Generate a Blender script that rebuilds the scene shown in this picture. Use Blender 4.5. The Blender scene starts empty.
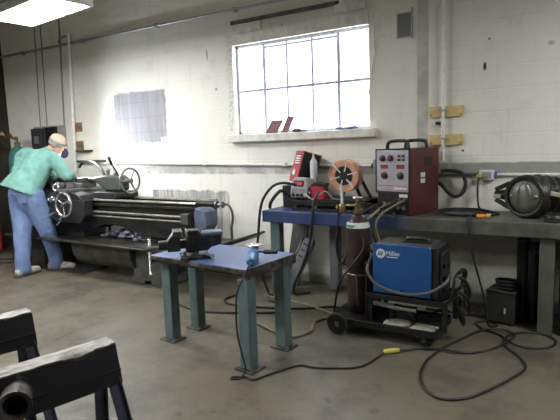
import bpy, bmesh, math, random
from mathutils import Vector, Matrix, Euler, noise
random.seed(7)
SC = bpy.context.scene
COL = SC.collection
PI = math.pi
V = Vector

# ------------------------------------------------------------------ materials
def nt(name):
    m = bpy.data.materials.new(name); m.use_nodes = True
    t = m.node_tree
    return m, t, t.nodes['Principled BSDF']

def mat(name, c, rough=.6, metal=0., c2=None, scale=9., bump=0., lo=.42, hi=.68, stretch=(1, 1, 1), spec=.5, emit=0.):
    """one finish: base colour, worn towards c2 in noise patches"""
    m, t, b = nt(name)
    b.inputs['Base Color'].default_value = (*c, 1)
    b.inputs['Roughness'].default_value = rough
    b.inputs['Metallic'].default_value = metal
    b.inputs['Specular IOR Level'].default_value = spec
    if emit:
        b.inputs['Emission Color'].default_value = (*c, 1); b.inputs['Emission Strength'].default_value = emit
    tc = t.nodes.new('ShaderNodeTexCoord'); mp = t.nodes.new('ShaderNodeMapping')
    mp.inputs['Scale'].default_value = stretch
    t.links.new(tc.outputs['Object'], mp.inputs['Vector'])
    n = t.nodes.new('ShaderNodeTexNoise'); n.inputs['Scale'].default_value = scale; n.inputs['Detail'].default_value = 5
    n.inputs['Roughness'].default_value = .6
    t.links.new(mp.outputs['Vector'], n.inputs['Vector'])
    if c2 is None: c2 = tuple(x * .8 for x in c)
    mr = t.nodes.new('ShaderNodeMapRange'); mr.inputs['From Min'].default_value = lo; mr.inputs['From Max'].default_value = hi
    t.links.new(n.outputs['Fac'], mr.inputs['Value'])
    mx = t.nodes.new('ShaderNodeMix'); mx.data_type = 'RGBA'
    mx.inputs[6].default_value = (*c, 1); mx.inputs[7].default_value = (*c2, 1)
    t.links.new(mr.outputs['Result'], mx.inputs[0]); t.links.new(mx.outputs[2], b.inputs['Base Color'])
    if bump:
        bp = t.nodes.new('ShaderNodeBump'); bp.inputs['Strength'].default_value = bump; bp.inputs['Distance'].default_value = .01
        t.links.new(n.outputs['Fac'], bp.inputs['Height']); t.links.new(bp.outputs['Normal'], b.inputs['Normal'])
    return m

class G:
    """tiny node-expression helper for the wall and floor"""
    def __init__(s, t): s.t = t
    def math(s, op, a, b=None, c=None):
        n = s.t.nodes.new('ShaderNodeMath'); n.operation = op
        for i, v in enumerate((a, b, c)):
            if v is None: continue
            if isinstance(v, (int, float)): n.inputs[i].default_value = v
            else: s.t.links.new(v, n.inputs[i])
        return n.outputs[0]
    def noise(s, vec, scale, detail=4, rough=.55):
        n = s.t.nodes.new('ShaderNodeTexNoise'); n.inputs['Scale'].default_value = scale
        n.inputs['Detail'].default_value = detail; n.inputs['Roughness'].default_value = rough
        s.t.links.new(vec, n.inputs['Vector']); return n.outputs['Fac']
    def ramp(s, v, a, b, c=0., d=1.):
        n = s.t.nodes.new('ShaderNodeMapRange')
        for k, x in zip(('From Min', 'From Max', 'To Min', 'To Max'), (a, b, c, d)): n.inputs[k].default_value = x
        s.t.links.new(v, n.inputs['Value']); return n.outputs['Result']
    def mix(s, f, a, b):
        n = s.t.nodes.new('ShaderNodeMix'); n.data_type = 'RGBA'
        for i, v in ((0, f), (6, a), (7, b)):
            if isinstance(v, (int, float)): n.inputs[i].default_value = v
            elif isinstance(v, tuple): n.inputs[i].default_value = (*v, 1)
            else: s.t.links.new(v, n.inputs[i])
        return n.outputs[2]
    def mapping(s, vec, scale):
        n = s.t.nodes.new('ShaderNodeMapping'); n.inputs['Scale'].default_value = scale
        s.t.links.new(vec, n.inputs['Vector']); return n.outputs['Vector']
    def band(s, v, a, b, w=.012):
        up = s.ramp(v, a - w, a + w); dn = s.ramp(v, b - w, b + w, 1., 0.)
        return s.math('MULTIPLY', up, dn)

def wall_material():
    m, t, b = nt('painted_block_wall'); g = G(t)
    tc = t.nodes.new('ShaderNodeTexCoord'); P = tc.outputs['Object']
    sep = t.nodes.new('ShaderNodeSeparateXYZ'); t.links.new(P, sep.inputs[0])
    X, Z = sep.outputs[0], sep.outputs[2]
    w1 = g.math('MULTIPLY', g.math('SUBTRACT', g.noise(P, 7., 5), .5), .10)
    w2 = g.math('MULTIPLY', g.math('SUBTRACT', g.noise(g.mapping(P, (2.5, 1, 2.)), 3., 4), .5), .10)
    Xd, Zd = g.math('ADD', X, w1), g.math('ADD', Z, w2)
    big = g.noise(P, .9, 4); fine = g.noise(P, 45., 4, .7); med = g.noise(P, 4., 5, .65)
    streak = g.noise(g.mapping(P, (14, 1, .9)), 1.5, 4, .6)
    col = g.mix(g.ramp(big, .35, .65), (.80, .785, .695), (.84, .825, .745))
    col = g.mix(g.ramp(med, .56, .74, 0, .45), col, (.62, .62, .57))
    col = g.mix(g.ramp(streak, .58, .72, 0, .25), col, (.55, .54, .48))
    # mortar joints of the block courses, barely showing through the paint
    br = t.nodes.new('ShaderNodeTexBrick'); 
    cmb = t.nodes.new('ShaderNodeCombineXYZ'); t.links.new(X, cmb.inputs[0]); t.links.new(Z, cmb.inputs[1])
    t.links.new(cmb.outputs[0], br.inputs['Vector'])
    br.inputs['Scale'].default_value = 1.; br.inputs['Brick Width'].default_value = .42; br.inputs['Row Height'].default_value = .205
    br.inputs['Mortar Size'].default_value = .008; br.inputs['Mortar Smooth'].default_value = .6
    mort = br.outputs['Fac']
    col = g.mix(g.math('MULTIPLY', mort, g.ramp(med, .4, .65, .01, .12)), col, (.45, .44, .40))
    # bare block where paint has gone
    bare = g.mix(g.ramp(med, .35, .65), (.25, .235, .22), (.40, .385, .37))
    bare = g.mix(g.math('MULTIPLY', mort, .6), bare, (.20, .19, .18))
    def rect(x0, x1, z0, z1, w=.012): return g.math('MULTIPLY', g.band(Xd, x0, x1, w), g.band(Zd, z0, z1, w))
    lav = g.mix(g.ramp(streak, .35, .65), (.30, .295, .31), (.385, .375, .395))
    lav = g.mix(g.math('MULTIPLY', mort, .55), lav, (.27, .26, .27))
    col = g.mix(rect(-5.86, -4.85, 1.76, 2.40), col, lav)
    col = g.mix(rect(-5.86, -4.98, 1.70, 1.80), col, lav)
    col = g.mix(g.math('MULTIPLY', g.math('MULTIPLY', g.band(Xd, -5.3, -1.75), g.band(g.math('ADD', Z, g.math('MULTIPLY', w1, .35)), 1.265, 1.37, .008)), g.ramp(med, .40, .55, .35, .9)), col, bare)
    col = g.mix(g.math('MULTIPLY', g.math('MULTIPLY', g.band(Xd, -1.75, 3.), g.band(g.math('ADD', Z, g.math('MULTIPLY', w1, .25)), 1.265, 1.375, .006)), .88), col, g.mix(g.ramp(med, .4, .6), (.20, .20, .18), (.30, .30, .27)))
    col = g.mix(g.math('MULTIPLY', rect(-5.2, -3.86, .35, 1.04), g.ramp(streak, .38, .55, .35, .95)), col, bare)
    col = g.mix(g.math('MULTIPLY', g.band(g.math('ADD', X, g.math('MULTIPLY', w1, .15)), -1.462, -1.352, .006), g.band(Z, 1.2, 4.0)), col, g.mix(g.ramp(med, .4, .62), (.44, .435, .38), (.60, .595, .53)))
    col = g.mix(g.math('MULTIPLY', g.band(X, -1.16, -1.12, .008), .55), col, (.50, .50, .42))
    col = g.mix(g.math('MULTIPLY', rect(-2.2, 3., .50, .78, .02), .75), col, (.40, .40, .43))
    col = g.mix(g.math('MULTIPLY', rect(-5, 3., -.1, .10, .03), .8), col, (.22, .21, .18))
    # smudges: a dark chip and small scuffs
    for cx, cz, rx, rz, k in ((-.835, 2.26, .016, .04, 1.), (-.80, 2.50, .012, .012, .7), (-.12, 2.66, .02, .01, .6),
                              (-1.02, 1.49, .012, .012, 1.), (-3.98, 1.77 + .55, .02, .02, .5), (-3.0, 2.95, .012, .012, .7),
                              (-.3, 2.4, .03, .02, .4), (-4.1, 2.75, .008, .07, .8)):
        dx = g.math('DIVIDE', g.math('SUBTRACT', X, cx), rx); dz = g.math('DIVIDE', g.math('SUBTRACT', Z, cz), rz)
        r = g.math('SQRT', g.math('ADD', g.math('MULTIPLY', dx, dx), g.math('MULTIPLY', dz, dz)))
        col = g.mix(g.ramp(r, .7, 1.15, k, 0.), col, (.05, .05, .05))
    # rough torn plaster along the window jamb
    col = g.mix(g.math('MULTIPLY', g.math('MULTIPLY', g.band(Xd, -3.80, -3.66, .02), g.band(Z, 1.78, 2.95, .02)), g.ramp(fine, .45, .6, 0, .7)), col, (.42, .41, .40))
    t.links.new(col, b.inputs['Base Color'])
    b.inputs['Roughness'].default_value = .62; b.inputs['Specular IOR Level'].default_value = .3
    h = g.math('ADD', g.math('MULTIPLY', mort, -.5), g.math('MULTIPLY', fine, .25))
    bp = t.nodes.new('ShaderNodeBump'); bp.inputs['Strength'].default_value = .35; bp.inputs['Distance'].default_value = .012
    t.links.new(h, bp.inputs['Height']); t.links.new(bp.outputs['Normal'], b.inputs['Normal'])
    return m

def floor_material():
    m, t, b = nt('stained_concrete_floor'); g = G(t)
    tc = t.nodes.new('ShaderNodeTexCoord'); P = tc.outputs['Object']
    big = g.noise(P, .55, 5, .6); med = g.noise(P, 1.7, 8, .70); fine = g.noise(P, 28., 5, .7); spots = g.noise(P, 6.5, 3, .5)
    col = g.mix(g.ramp(big, .36, .64), (.124, .108, .070), (.142, .128, .096))
    col = g.mix(g.ramp(med, .46, .64, 0, .85), col, (.058, .053, .040))
    col = g.mix(g.ramp(spots, .64, .72, 0, .6), col, (.04, .038, .033))
    col = g.mix(g.ramp(fine, .60, .75, 0, .30), col, (.055, .053, .045))
    col = g.mix(g.ramp(g.noise(P, 9., 6, .7), .66, .72, 0, .35), col, (.20, .19, .165))
    t.links.new(col, b.inputs['Base Color'])
    t.links.new(g.ramp(med, .35, .7, .36, .62), b.inputs['Roughness'])
    b.inputs['Specular IOR Level'].default_value = .5
    bp = t.nodes.new('ShaderNodeBump'); bp.inputs['Strength'].default_value = .12; bp.inputs['Distance'].default_value = .01
    t.links.new(fine, bp.inputs['Height']); t.links.new(bp.outputs['Normal'], b.inputs['Normal'])
    return m

def bench_material():
    """blue paint that has worn to bare grey steel along the right of the bench"""
    m, t, b = nt('worn_blue_bench_paint'); g = G(t)
    tc = t.nodes.new('ShaderNodeTexCoord'); P = tc.outputs['Object']
    sep = t.nodes.new('ShaderNodeSeparateXYZ'); t.links.new(P, sep.inputs[0])
    n = g.noise(P, 5., 5, .65); n2 = g.noise(P, 22., 4, .6)
    x = g.math('ADD', sep.outputs[0], g.math('MULTIPLY', g.math('SUBTRACT', n, .5), 1.3))
    wear = g.ramp(x, 1.25, 1.75)
    grey = g.mix(g.ramp(n, .40, .62), (.125, .125, .105), (.065, .065, .055))
    blue = g.mix(g.ramp(n2, .62, .70, 0, .8), (.026, .048, .135), (.13, .14, .16))
    t.links.new(g.mix(wear, blue, grey), b.inputs['Base Color'])
    b.inputs['Roughness'].default_value = .45
    return m

M = {}
M['wall'] = wall_material(); M['floor'] = floor_material(); M['bench'] = bench_material()
M['darkwall'] = mat('dark_stained_boards', (.035, .028, .02), .7, c2=(.02, .016, .012), scale=5, stretch=(1, 8, .6))
M['plainwall'] = mat('plain_painted_wall', (.72, .71, .67), .8)
M['ceiling'] = mat('ceiling_boards', (.72, .71, .67), .8, scale=2)
M['trim'] = mat('cream_painted_concrete', (.82, .81, .73), .6, c2=(.60, .58, .51), scale=11, bump=.2)
M['oldwood'] = mat('weathered_grey_board', (.50, .48, .45), .8, c2=(.34, .31, .28), scale=6, stretch=(1, 6, 6))
M['darkgap'] = mat('dark_lintel_steel', (.10, .075, .075), .8, c2=(.2, .17, .16), scale=12)
M['sash'] = mat('bloom_paled_window_steel', (.46, .49, .62), .5, c2=(.56, .58, .66), scale=14)  # blue-grey steel, its colour lightened to imitate bloom from the panes
M['pane'] = mat('bright_frosted_pane', (.95, .97, 1.), .4, c2=(.90, .94, 1.), emit=3.2)
M['lamp_glow'] = mat('fluorescent_diffuser', (.97, .98, 1.), .5, c2=(.97, .98, 1.), emit=22.)
M['white_metal'] = mat('white_enamel', (.72, .72, .70), .4, c2=(.62, .61, .57))
M['pipe_white'] = mat('white_painted_conduit', (.84, .84, .80), .4, c2=(.70, .69, .64), scale=14)
M['pipe_grey'] = mat('grey_galvanised_pipe', (.42, .43, .46), .4, .5, c2=(.34, .33, .36), scale=14)
M['cable_black'] = mat('black_rubber_cable', (.008, .008, .009), .55, c2=(.018, .017, .017))
M['cable_grey'] = mat('dull_grey_cable', (.085, .085, .08), .6)
M['cable_pale'] = mat('pale_grey_cable', (.26, .26, .27), .6)
M['hose_tan'] = mat('tan_hose', (.24, .205, .11), .55, c2=(.15, .13, .08))
M['yellow'] = mat('yellow_plastic', (.62, .50, .10), .5, c2=(.45, .36, .10), scale=20)
M['orange'] = mat('orange_plastic', (.85, .28, .03), .5)
M['woodyellow'] = mat('yellow_plywood', (.70, .54, .24), .6, c2=(.58, .42, .17), scale=7, stretch=(1, 5, 5))
M['woodbrown'] = mat('brown_wood_block', (.34, .20, .10), .7, c2=(.22, .13, .07))
M['black'] = mat('black_paint', (.008, .008, .009), .45, c2=(.025, .024, .022), scale=14, spec=.35)
M['blackplastic'] = mat('black_plastic', (.010, .010, .011), .4, c2=(.016, .016, .016))
M['lathe'] = mat('oily_dark_green_grey_castings', (.013, .015, .014), .42, c2=(.032, .032, .028), scale=6, bump=.1)
M['lathe2'] = mat('oily_black_sheet', (.014, .014, .013), .36, c2=(.06, .055, .042), scale=5)
M['latheway'] = mat('worn_bare_steel_ways', (.34, .33, .28), .36, .6, c2=(.18, .175, .15), scale=9)
M['steel'] = mat('bright_steel', (.62, .62, .62), .25, .9, c2=(.45, .45, .45), scale=14)
M['steel_dull'] = mat('dull_steel', (.28, .28, .28), .4, .8, c2=(.16, .16, .16), scale=9)
M['castgrey'] = mat('grey_machine_paint', (.085, .09, .08), .42, c2=(.045, .048, .043), scale=8)
M['bluegrey'] = mat('blue_grey_machine_cover', (.12, .15, .22), .5, c2=(.07, .08, .12), scale=7)
M['chips'] = mat('metal_turnings', (.30, .29, .36), .5, .3, c2=(.13, .12, .15), scale=30, bump=.6)
M['tealleg'] = mat('teal_green_painted_steel', (.105, .155, .152), .5, c2=(.06, .088, .086), scale=9, hi=.75)
M['bluetop'] = mat('blue_painted_table_top', (.075, .135, .31), .30, c2=(.11, .165, .32), scale=5, bump=.03)
M['rusty'] = mat('dark_rusty_steel_edge', (.035, .032, .031), .5, .3, c2=(.16, .14, .12), scale=15)
M['vise'] = mat('black_cast_vise', (.018, .019, .02), .36, .4, c2=(.06, .06, .06), scale=14)
M['grinderblue'] = mat('blue_grinder_shell', (.05, .17, .36), .4, c2=(.08, .20, .38))
M['red'] = mat('red_painted_case', (.42, .02, .03), .42, c2=(.30, .015, .02))
M['maroon'] = mat('maroon_welder_case', (.09, .018, .02), .42, c2=(.06, .015, .016), scale=6)
M['panel'] = mat('silver_control_panel', (.80, .79, .84), .24, .55, c2=(.66, .66, .72))
M['greycase'] = mat('light_grey_case', (.34, .34, .32), .5, c2=(.24, .24, .22), scale=14)
M['tubewhite'] = mat('white_cartridge', (.62, .66, .66), .5, c2=(.55, .58, .58))
M['copper'] = mat('copper_coated_wire', (.80, .44, .27), .30, .55, c2=(.66, .32, .19), scale=20, stretch=(1, 14, 1))
M['brass'] = mat('brass', (.24, .18, .075), .4, .8, c2=(.13, .10, .045))
M['bluecase'] = mat('blue_welder_panel', (.014, .085, .27), .35, c2=(.012, .07, .23), scale=3)
M['darkgrey'] = mat('dark_grey_sheet', (.04, .04, .038), .5, c2=(.028, .028, .026))
M['cylbrown'] = mat('brown_gas_cylinder', (.045, .024, .021), .36, c2=(.028, .017, .015), scale=7)
M['labelwhite'] = mat('white_paper_label', (.70, .72, .68), .6)
M['labelgreen'] = mat('green_label', (.06, .25, .13), .6)
M['rubber'] = mat('black_rubber', (.012, .012, .012), .75, c2=(.025, .025, .024))
M['cloth'] = mat('dusty_leather_glove', (.36, .35, .26), .85, c2=(.24, .23, .18), scale=14)
M['castiron'] = mat('dark_cast_iron', (.022, .021, .018), .42, .4, c2=(.05, .047, .04), scale=7, bump=.15)
M['alloy'] = mat('cast_alloy_cover', (.27, .27, .24), .36, .65, c2=(.14, .135, .12), scale=8, bump=.12)
M['saw'] = mat('black_flaking_sawhorse_paint', (.008, .008, .010), .42, c2=(.07, .065, .065), scale=13, lo=.63, hi=.70, bump=.08, spec=.3)
M['sawtop'] = mat('scraped_bare_sawhorse_top', (.33, .31, .27), .55, .2, c2=(.10, .10, .10), scale=20, stretch=(2, .6, 1), bump=.3)
M['sawleg'] = mat('blue_grey_sawhorse_leg', (.035, .042, .068), .45, c2=(.018, .02, .028), scale=8)
M['greencyl'] = mat('teal_green_gas_cylinder', (.05, .20, .16), .5, c2=(.035, .13, .11))
M['tile'] = mat('reddish_clay_tile', (.20, .10, .10), .8, c2=(.13, .07, .07))
M['rag'] = mat('blue_rag', (.22, .30, .48), .9, c2=(.15, .2, .34), scale=20)
M['panelgrey'] = mat('dull_grey_sheet_metal', (.20, .20, .21), .5, c2=(.14, .14, .145), scale=5)
M['benchleg'] = mat('olive_grey_bench_leg', (.105, .105, .085), .5, c2=(.065, .065, .055), scale=8)
M['skin'] = mat('skin', (.55, .30, .22), .55, c2=(.48, .25, .19))
M['jacket'] = mat('mint_green_cotton_jacket', (.185, .385, .325), .85, c2=(.13, .30, .255), scale=9, bump=.25)
M['denim'] = mat('faded_blue_denim', (.12, .18, .34), .85, c2=(.19, .26, .42), scale=6, bump=.2, stretch=(1, 1, .5))
M['shoe'] = mat('grey_beige_trainer', (.50, .47, .40), .7, c2=(.26, .25, .22), scale=25)
M['sole'] = mat('dark_shoe_sole', (.06, .055, .05), .7)
M['cap'] = mat('tan_cap', (.62, .50, .36), .85, c2=(.52, .42, .30), scale=14)
M['hairgrey'] = mat('grey_hair', (.33, .33, .32), .8, c2=(.2, .2, .2), scale=40)
M['navy'] = mat('navy_lamp_hood', (.02, .025, .085), .4)
M['glow'] = mat('lamp_bulb_glow', (.95, .97, 1.), .4, c2=(.95, .97, 1.), emit=.25)

# ------------------------------------------------------------------ mesh builder
class MB:
    def __init__(s): s.bm = bmesh.new()
    def _add(s, verts, faces, mtx=None):
        vs = [s.bm.verts.new(mtx @ V(v) if mtx else V(v)) for v in verts]
        for f in faces:
            try: s.bm.faces.new([vs[i] for i in f])
            except ValueError: pass
        return s
    def box(s, a, b, rot=None, piv=None):
        x0, y0, z0 = a; x1, y1, z1 = b
        vs = [(x0,y0,z0),(x1,y0,z0),(x1,y1,z0),(x0,y1,z0),(x0,y0,z1),(x1,y0,z1),(x1,y1,z1),(x0,y1,z1)]
        m = None
        if rot:
            p = V(piv) if piv else V(((x0+x1)/2, (y0+y1)/2, (z0+z1)/2))
            m = Matrix.Translation(p) @ Euler(rot).to_matrix().to_4x4() @ Matrix.Translation(-p)
        return s._add(vs, [(0,3,2,1),(4,5,6,7),(0,1,5,4),(1,2,6,5),(2,3,7,6),(3,0,4,7)], m)
    def prism(s, poly, o, u, v, depth):
        """polygon (a,b) -> o + a*u + b*v, extruded by the vector depth"""
        o, u, v, d = V(o), V(u), V(v), V(depth); n = len(poly)
        p0 = [o + u*a + v*b for a, b in poly]
        vs = p0 + [p + d for p in p0]
        fs = [tuple(range(n-1, -1, -1)), tuple(range(n, 2*n))] + [(i, (i+1) % n, n+(i+1) % n, n+i) for i in range(n)]
        return s._add(vs, fs)
    def rev(s, prof, o, axis=(0,0,1), seg=24, close=False):
        """profile [(radius, height)] turned about axis through o"""
        q = V((0,0,1)).rotation_difference(V(axis).normalized()).to_matrix().to_4x4()
        m = Matrix.Translation(V(o)) @ q
        vs, fs, rings = [], [], []
        for r, h in prof:
            if r < 1e-6: rings.append([len(vs)]); vs.append((0,0,h))
            else:
                rings.append(list(range(len(vs), len(vs)+seg)))
                vs += [(r*math.cos(2*PI*k/seg), r*math.sin(2*PI*k/seg), h) for k in range(seg)]
        pairs = list(zip(rings, rings[1:])) + ([(rings[-1], rings[0])] if close else [])
        for A, B in pairs:
            for k in range(seg):
                k2 = (k+1) % seg
                if len(A) == 1 and len(B) == 1: continue
                if len(A) == 1: fs.append((A[0], B[k2], B[k]))
                elif len(B) == 1: fs.append((A[k], A[k2], B[0]))
                else: fs.append((A[k], A[k2], B[k2], B[k]))
        if not close:
            if len(rings[0]) > 1: fs.append(tuple(reversed(rings[0])))
            if len(rings[-1]) > 1: fs.append(tuple(rings[-1]))
        return s._add(vs, fs, m)
    def cyl(s, a, b, r0, r1=None, seg=20):
        a, b = V(a), V(b); r1 = r0 if r1 is None else r1
        return s.rev([(r0, 0), (r1, (b-a).length)], a, b-a, seg)
    def ring(s, o, axis, R, r, seg=28, tseg=10):
        return s.rev([(R + r*math.cos(2*PI*k/tseg), r*math.sin(2*PI*k/tseg)) for k in range(tseg)], o, axis, seg, True)
    def ball(s, o, r, sc=(1,1,1), seg=16):
        n = seg//2; m = Matrix.Translation(V(o)) @ Matrix.Diagonal((*sc, 1))
        b = MB(); b.rev([(r*math.sin(PI*k/n), -r*math.cos(PI*k/n)) for k in range(n+1)], (0,0,0), seg=seg)
        b.bm.verts.ensure_lookup_table()
        vs = [v.co.copy() for v in b.bm.verts]; fs = [[v.index for v in f.verts] for f in b.bm.faces]; b.bm.verts.index_update()
        fs = [[v.index for v in f.verts] for f in b.bm.faces]
        return s._add(vs, fs, m)
    def tube(s, pts, r, seg=8, sub=6, r1=None):
        P = smooth(pts, sub) if sub > 1 else [V(p) for p in pts]
        n = len(P); vs, fs = [], []
        up = None
        for i, p in enumerate(P):
            t = (P[min(i+1, n-1)] - P[max(i-1, 0)])
            t = t.normalized() if t.length > 1e-9 else V((0,0,1))
            if up is None: up = t.orthogonal().normalized()
            up = (up - t*up.dot(t)); up = up.normalized() if up.length > 1e-6 else t.orthogonal().normalized()
            w = t.cross(up); rr = r if r1 is None else r + (r1-r)*i/(n-1)
            vs += [p + (up*math.cos(2*PI*k/seg) + w*math.sin(2*PI*k/seg))*rr for k in range(seg)]
        for i in range(n-1):
            for k in range(seg):
                k2 = (k+1) % seg
                fs.append((i*seg+k, i*seg+k2, (i+1)*seg+k2, (i+1)*seg+k))
        fs += [tuple(range(seg-1, -1, -1)), tuple(range((n-1)*seg, n*seg))]
        return s._add(vs, fs)
    def sweep_box(s, a, b, w, d, side=(0,0,1)):
        """square bar from a to b, w across, d along 'side'"""
        a, b = V(a), V(b); t = (b-a).normalized(); sd = V(side); sd = (sd - t*sd.dot(t)).normalized(); x = t.cross(sd)
        vs = [p + x*(i*w/2) + sd*(j*d/2) for p in (a, b) for i, j in ((-1,-1),(1,-1),(1,1),(-1,1))]
        return s._add(vs, [(0,3,2,1),(4,5,6,7),(0,1,5,4),(1,2,6,5),(2,3,7,6),(3,0,4,7)])

def smooth(pts, sub=6):
    P = [V(p) for p in pts]
    if len(P) < 3: return P
    Q = [P[0]*2 - P[1]] + P + [P[-1]*2 - P[-2]]; out = []
    for i in range(1, len(Q)-2):
        a, b, c, d = Q[i-1], Q[i], Q[i+1], Q[i+2]
        for k in range(sub):
            t = k/sub
            out.append(.5*((2*b) + (c-a)*t + (2*a-5*b+4*c-d)*t*t + (3*b-a-3*c+d)*t**3))
    out.append(P[-1]); return out

OFF = {}
def link_mesh(name, mb, m, parent=None, off=V((0,0,0)), bevel=0., angle=35):
    bm = mb.bm
    if off.length: bmesh.ops.translate(bm, vec=-off, verts=bm.verts)
    bmesh.ops.recalc_face_normals(bm, faces=bm.faces)
    me = bpy.data.meshes.new(name); bm.to_mesh(me); bm.free()
    for p in me.polygons: p.use_smooth = True
    me.set_sharp_from_angle(angle=math.radians(angle))
    me.materials.append(M[m] if isinstance(m, str) else m)
    o = bpy.data.objects.new(name, me); COL.objects.link(o)
    if parent: o.parent = parent
    if bevel:
        b = o.modifiers.new('edge', 'BEVEL'); b.width = bevel; b.segments = 2; b.limit_method = 'ANGLE'; b.angle_limit = math.radians(40)
        b.harden_normals = False
    return o
def tag(o, label, cat, group=None):
    o['label'] = label; o['category'] = cat
    if group: o['group'] = group
    return o
def thing(name, label, cat, loc=(0,0,0), rz=0., group=None):
    """Empty at a thing's base. With rz its parts are given in local coordinates, else in the world's"""
    o = bpy.data.objects.new(name, None); COL.objects.link(o); o.empty_display_size = .1
    o.location = loc; o.rotation_euler = (0, 0, rz)
    OFF[o] = V(loc) if not rz else V((0,0,0))
    return tag(o, label, cat, group)
def part(name, mb, m, parent, bevel=0., label=None, angle=35):
    o = link_mesh(name, mb, m, parent, OFF[parent], bevel, angle); OFF[o] = OFF[parent]
    if label: o['label'] = label
    return o
def solo(name, mb, m, label, cat, loc, bevel=0., group=None):
    o = link_mesh(name, mb, m, None, V(loc), bevel); o.location = loc
    OFF[o] = V(loc)
    return tag(o, label, cat, group)
def struct(name, mb, m, parent=None, bevel=0.):
    o = link_mesh(name, mb, m, parent, V((0,0,0)), bevel); OFF[o] = V((0,0,0))
    if not parent: o['kind'] = 'structure'
    return o
def text_part(name, body, size, m, parent, mtx, extrude=.0008):
    c = bpy.data.curves.new(name, 'FONT'); c.body = body; c.size = size; c.extrude = extrude
    tmp = bpy.data.objects.new('tmp', c); COL.objects.link(tmp)
    dg = bpy.context.evaluated_depsgraph_get(); me = bpy.data.meshes.new_from_object(tmp.evaluated_get(dg))
    bpy.data.objects.remove(tmp)
    me.transform(mtx); me.transform(Matrix.Translation(-OFF[parent])); me.materials.clear(); me.materials.append(M[m])
    o = bpy.data.objects.new(name, me); COL.objects.link(o); o.parent = parent; OFF[o] = OFF[parent]
    return o
# ------------------------------------------------------------------ camera
cam = bpy.data.cameras.new('camera'); cam.sensor_width = 36.; cam.lens = 36*500/560.; cam.clip_start = .05
co = bpy.data.objects.new('camera', cam); COL.objects.link(co)
yaw, pitch, roll = math.radians(-31.6), math.radians(7.37), math.radians(-1.95)
f0 = V((math.sin(yaw), math.cos(yaw), 0)); r0 = V((math.cos(yaw), -math.sin(yaw), 0)); z0 = V((0,0,1))
fw = f0*math.cos(pitch) - z0*math.sin(pitch); up0 = z0*math.cos(pitch) + f0*math.sin(pitch)
rt = r0*math.cos(roll) + up0*math.sin(roll); up = up0*math.cos(roll) - r0*math.sin(roll)
mw = Matrix((rt, up, -fw)).transposed().to_4x4(); mw.translation = (0, 0, 1.6)
co.matrix_world = mw; SC.camera = co

# ------------------------------------------------------------------ the room
WY = 5.05
b = MB(); b.box((-8.6,-5.0,-.1), (5.0,5.35,0)); struct('floor', b, 'floor')
OX0, OX1, OZ0, OZ1 = -3.71, -1.965, 1.745, 2.815      # window opening
b = MB()
b.box((-8.6,WY,0), (OX0,WY+.3,4.4)); b.box((OX1,WY,0), (5.0,WY+.3,4.4))
b.box((OX0,WY,0), (OX1,WY+.3,OZ0)); b.box((OX0,WY,OZ1), (OX1,WY+.3,4.4))
struct('wall_back', b, 'wall')
b = MB(); b.box((-8.7,-5.0,0), (-8.55,WY,4.4)); struct('wall_left', b, 'darkwall')
b = MB(); b.box((5.0,-5.0,0), (5.1,5.35,4.4)); struct('wall_right', b, 'plainwall')
b = MB(); b.box((-8.6,-5.1,0), (5.0,-5.0,4.4)); struct('wall_front', b, 'plainwall')
b = MB(); b.box((-8.7,-5.1,4.4), (5.1,5.35,4.5)); struct('ceiling', b, 'ceiling')

# window: steel sash of five by two panes
FY = 5.16
win = bpy.data.objects.new('window_1', None); COL.objects.link(win); win['kind'] = 'structure'; OFF[win] = V((0,0,0))
def wbar(x0, x1, z0, z1, d=.03): 
    b.box((x0, FY-d, z0), (x1, FY+.03, z1))
b = MB()
wbar(OX0, OX0+.03, OZ0, OZ1); wbar(OX1-.02, OX1, OZ0, OZ1); wbar(OX0, OX1, OZ1-.035, OZ1); wbar(OX0, OX1, OZ0, OZ0+.03)
part('window_frame', b, 'sash', win)
cols = [OX0+.03, -3.31, -3.005, -2.675, -2.345, OX1-.02]
b = MB()
for i, x in enumerate(cols[1:5]):
    w = .019 if i in (0, 3) else .013  # bars drawn wider to take in the bloom around them
    wbar(x-w, x+w, OZ0+.03, OZ1-.035, .03 if i in (0, 3) else .015)
wbar(OX0+.03, OX1-.02, 2.252, 2.283, .02)
wbar(cols[1], cols[4], OZ1-.075, OZ1-.05, .028)
part('glazing_bars', b, 'sash', win)
for i in range(5):
    for z0_, z1_ in ((OZ0+.03, 2.255), (2.28, OZ1-.035)):
        b = MB(); b.box((cols[i]+.005, FY+.004, z0_), (cols[i+1]-.005, FY+.010, z1_)); part('pane', b, 'pane', win)
# sill ledge and the timbers over the window
b = MB(); b.box((-3.765, 4.955, 1.655), (-1.875, WY, 1.742)); b.box((OX0, WY, 1.70), (OX1, WY+.1, 1.747)); struct('window_sill', b, 'trim', None, .006)
b = MB(); b.prism([(-3.70,3.045),(-2.28,3.045),(-2.28,3.085),(-3.70,3.085)], (0,WY-.03,0), (1,0,0), (0,0,1), (0,.03,0)); struct('trim_1', b, 'darkgap')
b = MB(); b.box((-3.67,WY-.025,2.935), (-3.27,WY,3.04)); struct('trim_2', b, 'trim', None, .004)
b = MB(); b.box((-2.34,WY-.03,2.965), (-1.99,WY,3.16)); struct('trim_3', b, 'trim', None, .004)
b = MB(); b.box((-3.70,WY-.03,2.80), (-1.96,WY,2.93)); struct('trim_4', b, 'trim', None, .004)

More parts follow.
